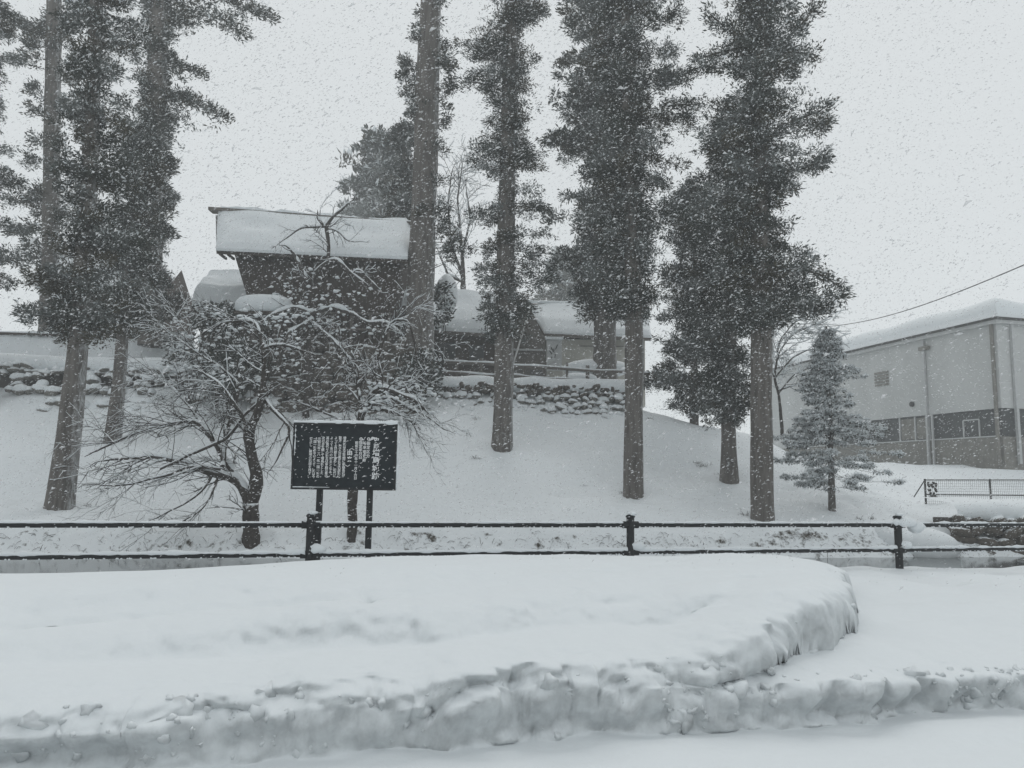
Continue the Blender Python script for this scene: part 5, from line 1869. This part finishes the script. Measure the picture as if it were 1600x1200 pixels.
def column(txt, px, py, size_px, step_px, bold=0.0, shear=0.0):
    """one vertical column of characters; (px, py) = middle of its first character in the photo"""
    c = bpy.data.curves.new('lettering', 'FONT')
    c.body = '\n'.join(txt)
    size = size_px / FPX * YB
    c.size = size * 1.05
    c.space_line = (step_px / FPX * YB) / (size * 1.05)
    c.align_x = 'CENTER'
    c.extrude = .0008
    c.offset = bold
    c.resolution_u = 3
    c.materials.append(M_LETTER)
    p = P(px, py, YB - .02)
    tmp = bpy.data.objects.new('lettering', c)
    COL.objects.link(tmp)
    bpy.context.view_layer.update()
    me = bpy.data.meshes.new_from_object(tmp)
    bpy.data.objects.remove(tmp)
    o = bpy.data.objects.new('lettering', me)
    COL.objects.link(o)
    o.parent = sign
    o.rotation_euler = (math.radians(90), 0, 0)
    o.location = (p[0] - SR[0], -.0185, p[2] - SR[2] - size * .36)
    return o


column('史跡', 588.3, 688, 8.4, 9.4, .0014)
column('増島城跡', 587.6, 707.5, 11.0, 12.0, .0018)
column('◎指定区分', 576, 686, 5.6, 6.6, .0008)
column('岐阜県史跡', 570, 692.5, 5.4, 6.6, .0008)
column('◎指定年月日', 564, 686, 5.6, 5.7, .0008)
column('昭和三十四年十一月十六日', 557.3, 692, 4.9, 4.95, .0008)
column('〈', 546.6, 696.5, 8, 8, .0008).rotation_euler = (math.radians(90), math.radians(90), 0)
column('由来', 546.4, 707.5, 8.4, 10.0, .0016)
column('〈', 546.2, 727, 8, 8, .0008).rotation_euler = (math.radians(90), math.radians(-90), 0)
body = ['増島城は天正年間に金森長近が', '築き、養子の可重が城主の居城に', 'よって古川郷を治めし、初代に', 'よって古川の城主となる。', '其の後代々の城主は金森可重の', '次の方を継して増島城とした。', '元和元年二八一五一国一城の', '一国一城の令によって、城は今', '廃止し、跡地の石垣を残す。']
xs = [538.6, 531.8, 525.0, 518.4, 512.0, 505.2, 499.0, 492.4, 486.2]
for tline, x in zip(body, xs):
    n_ = len(tline)
    st = 64.0 / 14.5 if n_ >= 13 else 64.0 / n_
    column(tline, x, 684.5 + 1.2 * (x < 500), 4.9, min(5.3, 63.0 / n_), .0006)

# ------------------------------------------------------------------ cables
cab = Acc()
pa, pb = P(1240, 512, 70), P(1690, 375, 30)
t = np.linspace(0, 1, 24)
pts = pa + (pb - pa) * t[:, None] - np.stack([0 * t, 0 * t, 1.1 * np.sin(t * math.pi)], 1)
cab.tube(pts, .028, 5)
tag(cab.build('overhead_cable', M_WIRE), 'thin overhead cable running down behind the ragged cedar above the large hall', 'cable')
cab = Acc()
pa, pb = P(200, 477, 44), P(330, 479, 44)
cab.tube(pa + (pb - pa) * t[:, None], .02, 4)
tag(cab.build('overhead_cable', M_WIRE), 'short thin cable between the hidden hall and the low outbuilding', 'cable')

# ------------------------------------------------------------------ weeds poking through the snow
rs = np.random.RandomState(12)
wd = Acc()
spots = [(1100, 728, 12), (1088, 724, 8), (908, 760, 6), (742, 716, 9), (1165, 805, 10), (1170, 800, 8), (1128, 742, 10), (1345, 812, 5), (1360, 810, 6), (745, 655, 8), (140, 790, 6), (1015, 655, 6), (120, 615, 8), (970, 770, 5)]
for px, py, r_ in spots:
    g = G(px, py)
    for k in range(int(r_ * 3)):
        q = g + np.array([rs.normal() * r_ * .012, rs.normal() * .1, -.03])
        d = np.array([rs.normal() * .6, rs.normal() * .4, abs(rs.normal()) * .7 + .15])
        d /= np.linalg.norm(d)
        L = rs.uniform(.08, .24)
        wd.tube([q, q + d * L * .6, q + d * L + [0, 0, -.05]], [.007, .006, .003], 3, cap=False)
# dark grasses hanging over the waterline
for k in range(1500):
    X = rs.uniform(-15, 13.5)
    dens = .25 + .75 * (vnoise(X * .5, 2.2, seed=8) > -.1) * (X > -3) + .15
    if rs.rand() > dens:
        continue
    Y = float(shore(X)) + rs.uniform(.02, .75)
    z = float(zT(X, Y))
    d = np.array([rs.normal() * .6, -abs(rs.normal()) * .6, rs.uniform(-.5, .5)])
    d /= np.linalg.norm(d)
    L = rs.uniform(.08, .3)
    q = np.array([X, Y, z - .01])
    wd.tube([q, q + d * L * .6, q + d * L + [0, 0, -.08]], [.008, .007, .003], 3, cap=False)
o = wd.build('weeds', M_BARKD, kind='stuff')
o['label'] = 'dark dead weeds and grasses poking through the snow of the slope and moat bank'

# ------------------------------------------------------------------ falling snow
rs = np.random.RandomState(99)
NF = 108000
Yv = (rs.rand(NF) * (26 ** 3 - 1.3 ** 3) + 1.3 ** 3) ** (1 / 3)
near = rs.rand(NF) < .25
Yv[near] = rs.uniform(2.0, 14, near.sum())
Xv = rs.uniform(-.70, .70, NF) * Yv + rs.uniform(-1.5, 1.5, NF)
Zv = H + rs.uniform(-.42, .72, NF) * Yv
sel = (Zv > np.where(Yv < 10, .95, .2)) & ~((Yv < 7) & (Zv < H - .06 * Yv))
Xv, Yv, Zv = Xv[sel], Yv[sel], Zv[sel]
n = len(Xv)
s = rs.uniform(.003, .0072, n) * (1 + .8 * (rs.rand(n) < .08)) * np.clip(Yv / 9, .5, 1.6)
c = np.stack([Xv, Yv, Zv], 1)
base = np.array([(1.1, .3, -.4), (-1.1, .2, -.4), (.0, -.3, 1.1), (.1, -.9, -.2)], float)
F8 = np.array([(0, 2, 3), (2, 1, 3), (1, 0, 3), (0, 1, 2)])
ang = rs.normal(.42, .3, n)
ex = np.stack([np.cos(ang), 0 * ang, np.sin(ang)], 1)
ez = np.stack([-np.sin(ang), 0 * ang, np.cos(ang)], 1)
ey = np.tile([0, 1.0, 0], (n, 1))
st = rs.uniform(1.1, 2.8, n)
vv = c[:, None] + s[:, None, None] * (base[None, :, 0:1] * ex[:, None] * st[:, None, None] + base[None, :, 1:2] * ey[:, None] + base[None, :, 2:3] * ez[:, None])
vv += rs.normal(size=vv.shape) * s[:, None, None] * .18
fl = Acc()
fl.add(vv.reshape(-1, 3), (np.arange(n)[:, None, None] * 4 + F8[None]).reshape(-1, 3))
o = fl.build('falling_snow', M_FLAKE, smooth=True, kind='stuff')
o['label'] = 'dense falling snowflakes blown across the whole view'

# ------------------------------------------------------------------ air
m = bpy.data.materials.new('haze_air')
m.use_nodes = True
nt = m.node_tree
nt.nodes.clear()
out = nt.nodes.new('ShaderNodeOutputMaterial')
pv = nt.nodes.new('ShaderNodeVolumePrincipled')
pv.inputs['Color'].default_value = (.93, .95, .955, 1)
pv.inputs['Density'].default_value = 0.0026
pv.inputs['Anisotropy'].default_value = 0.0
nt.links.new(pv.outputs[0], out.inputs['Volume'])
a_ = Acc()
a_.box((0, 0, 13.5), (620, 620, 33))
hz = a_.build('haze', m, smooth=False, kind='stuff')
hz['label'] = 'snowy air that pales the far trees and houses'
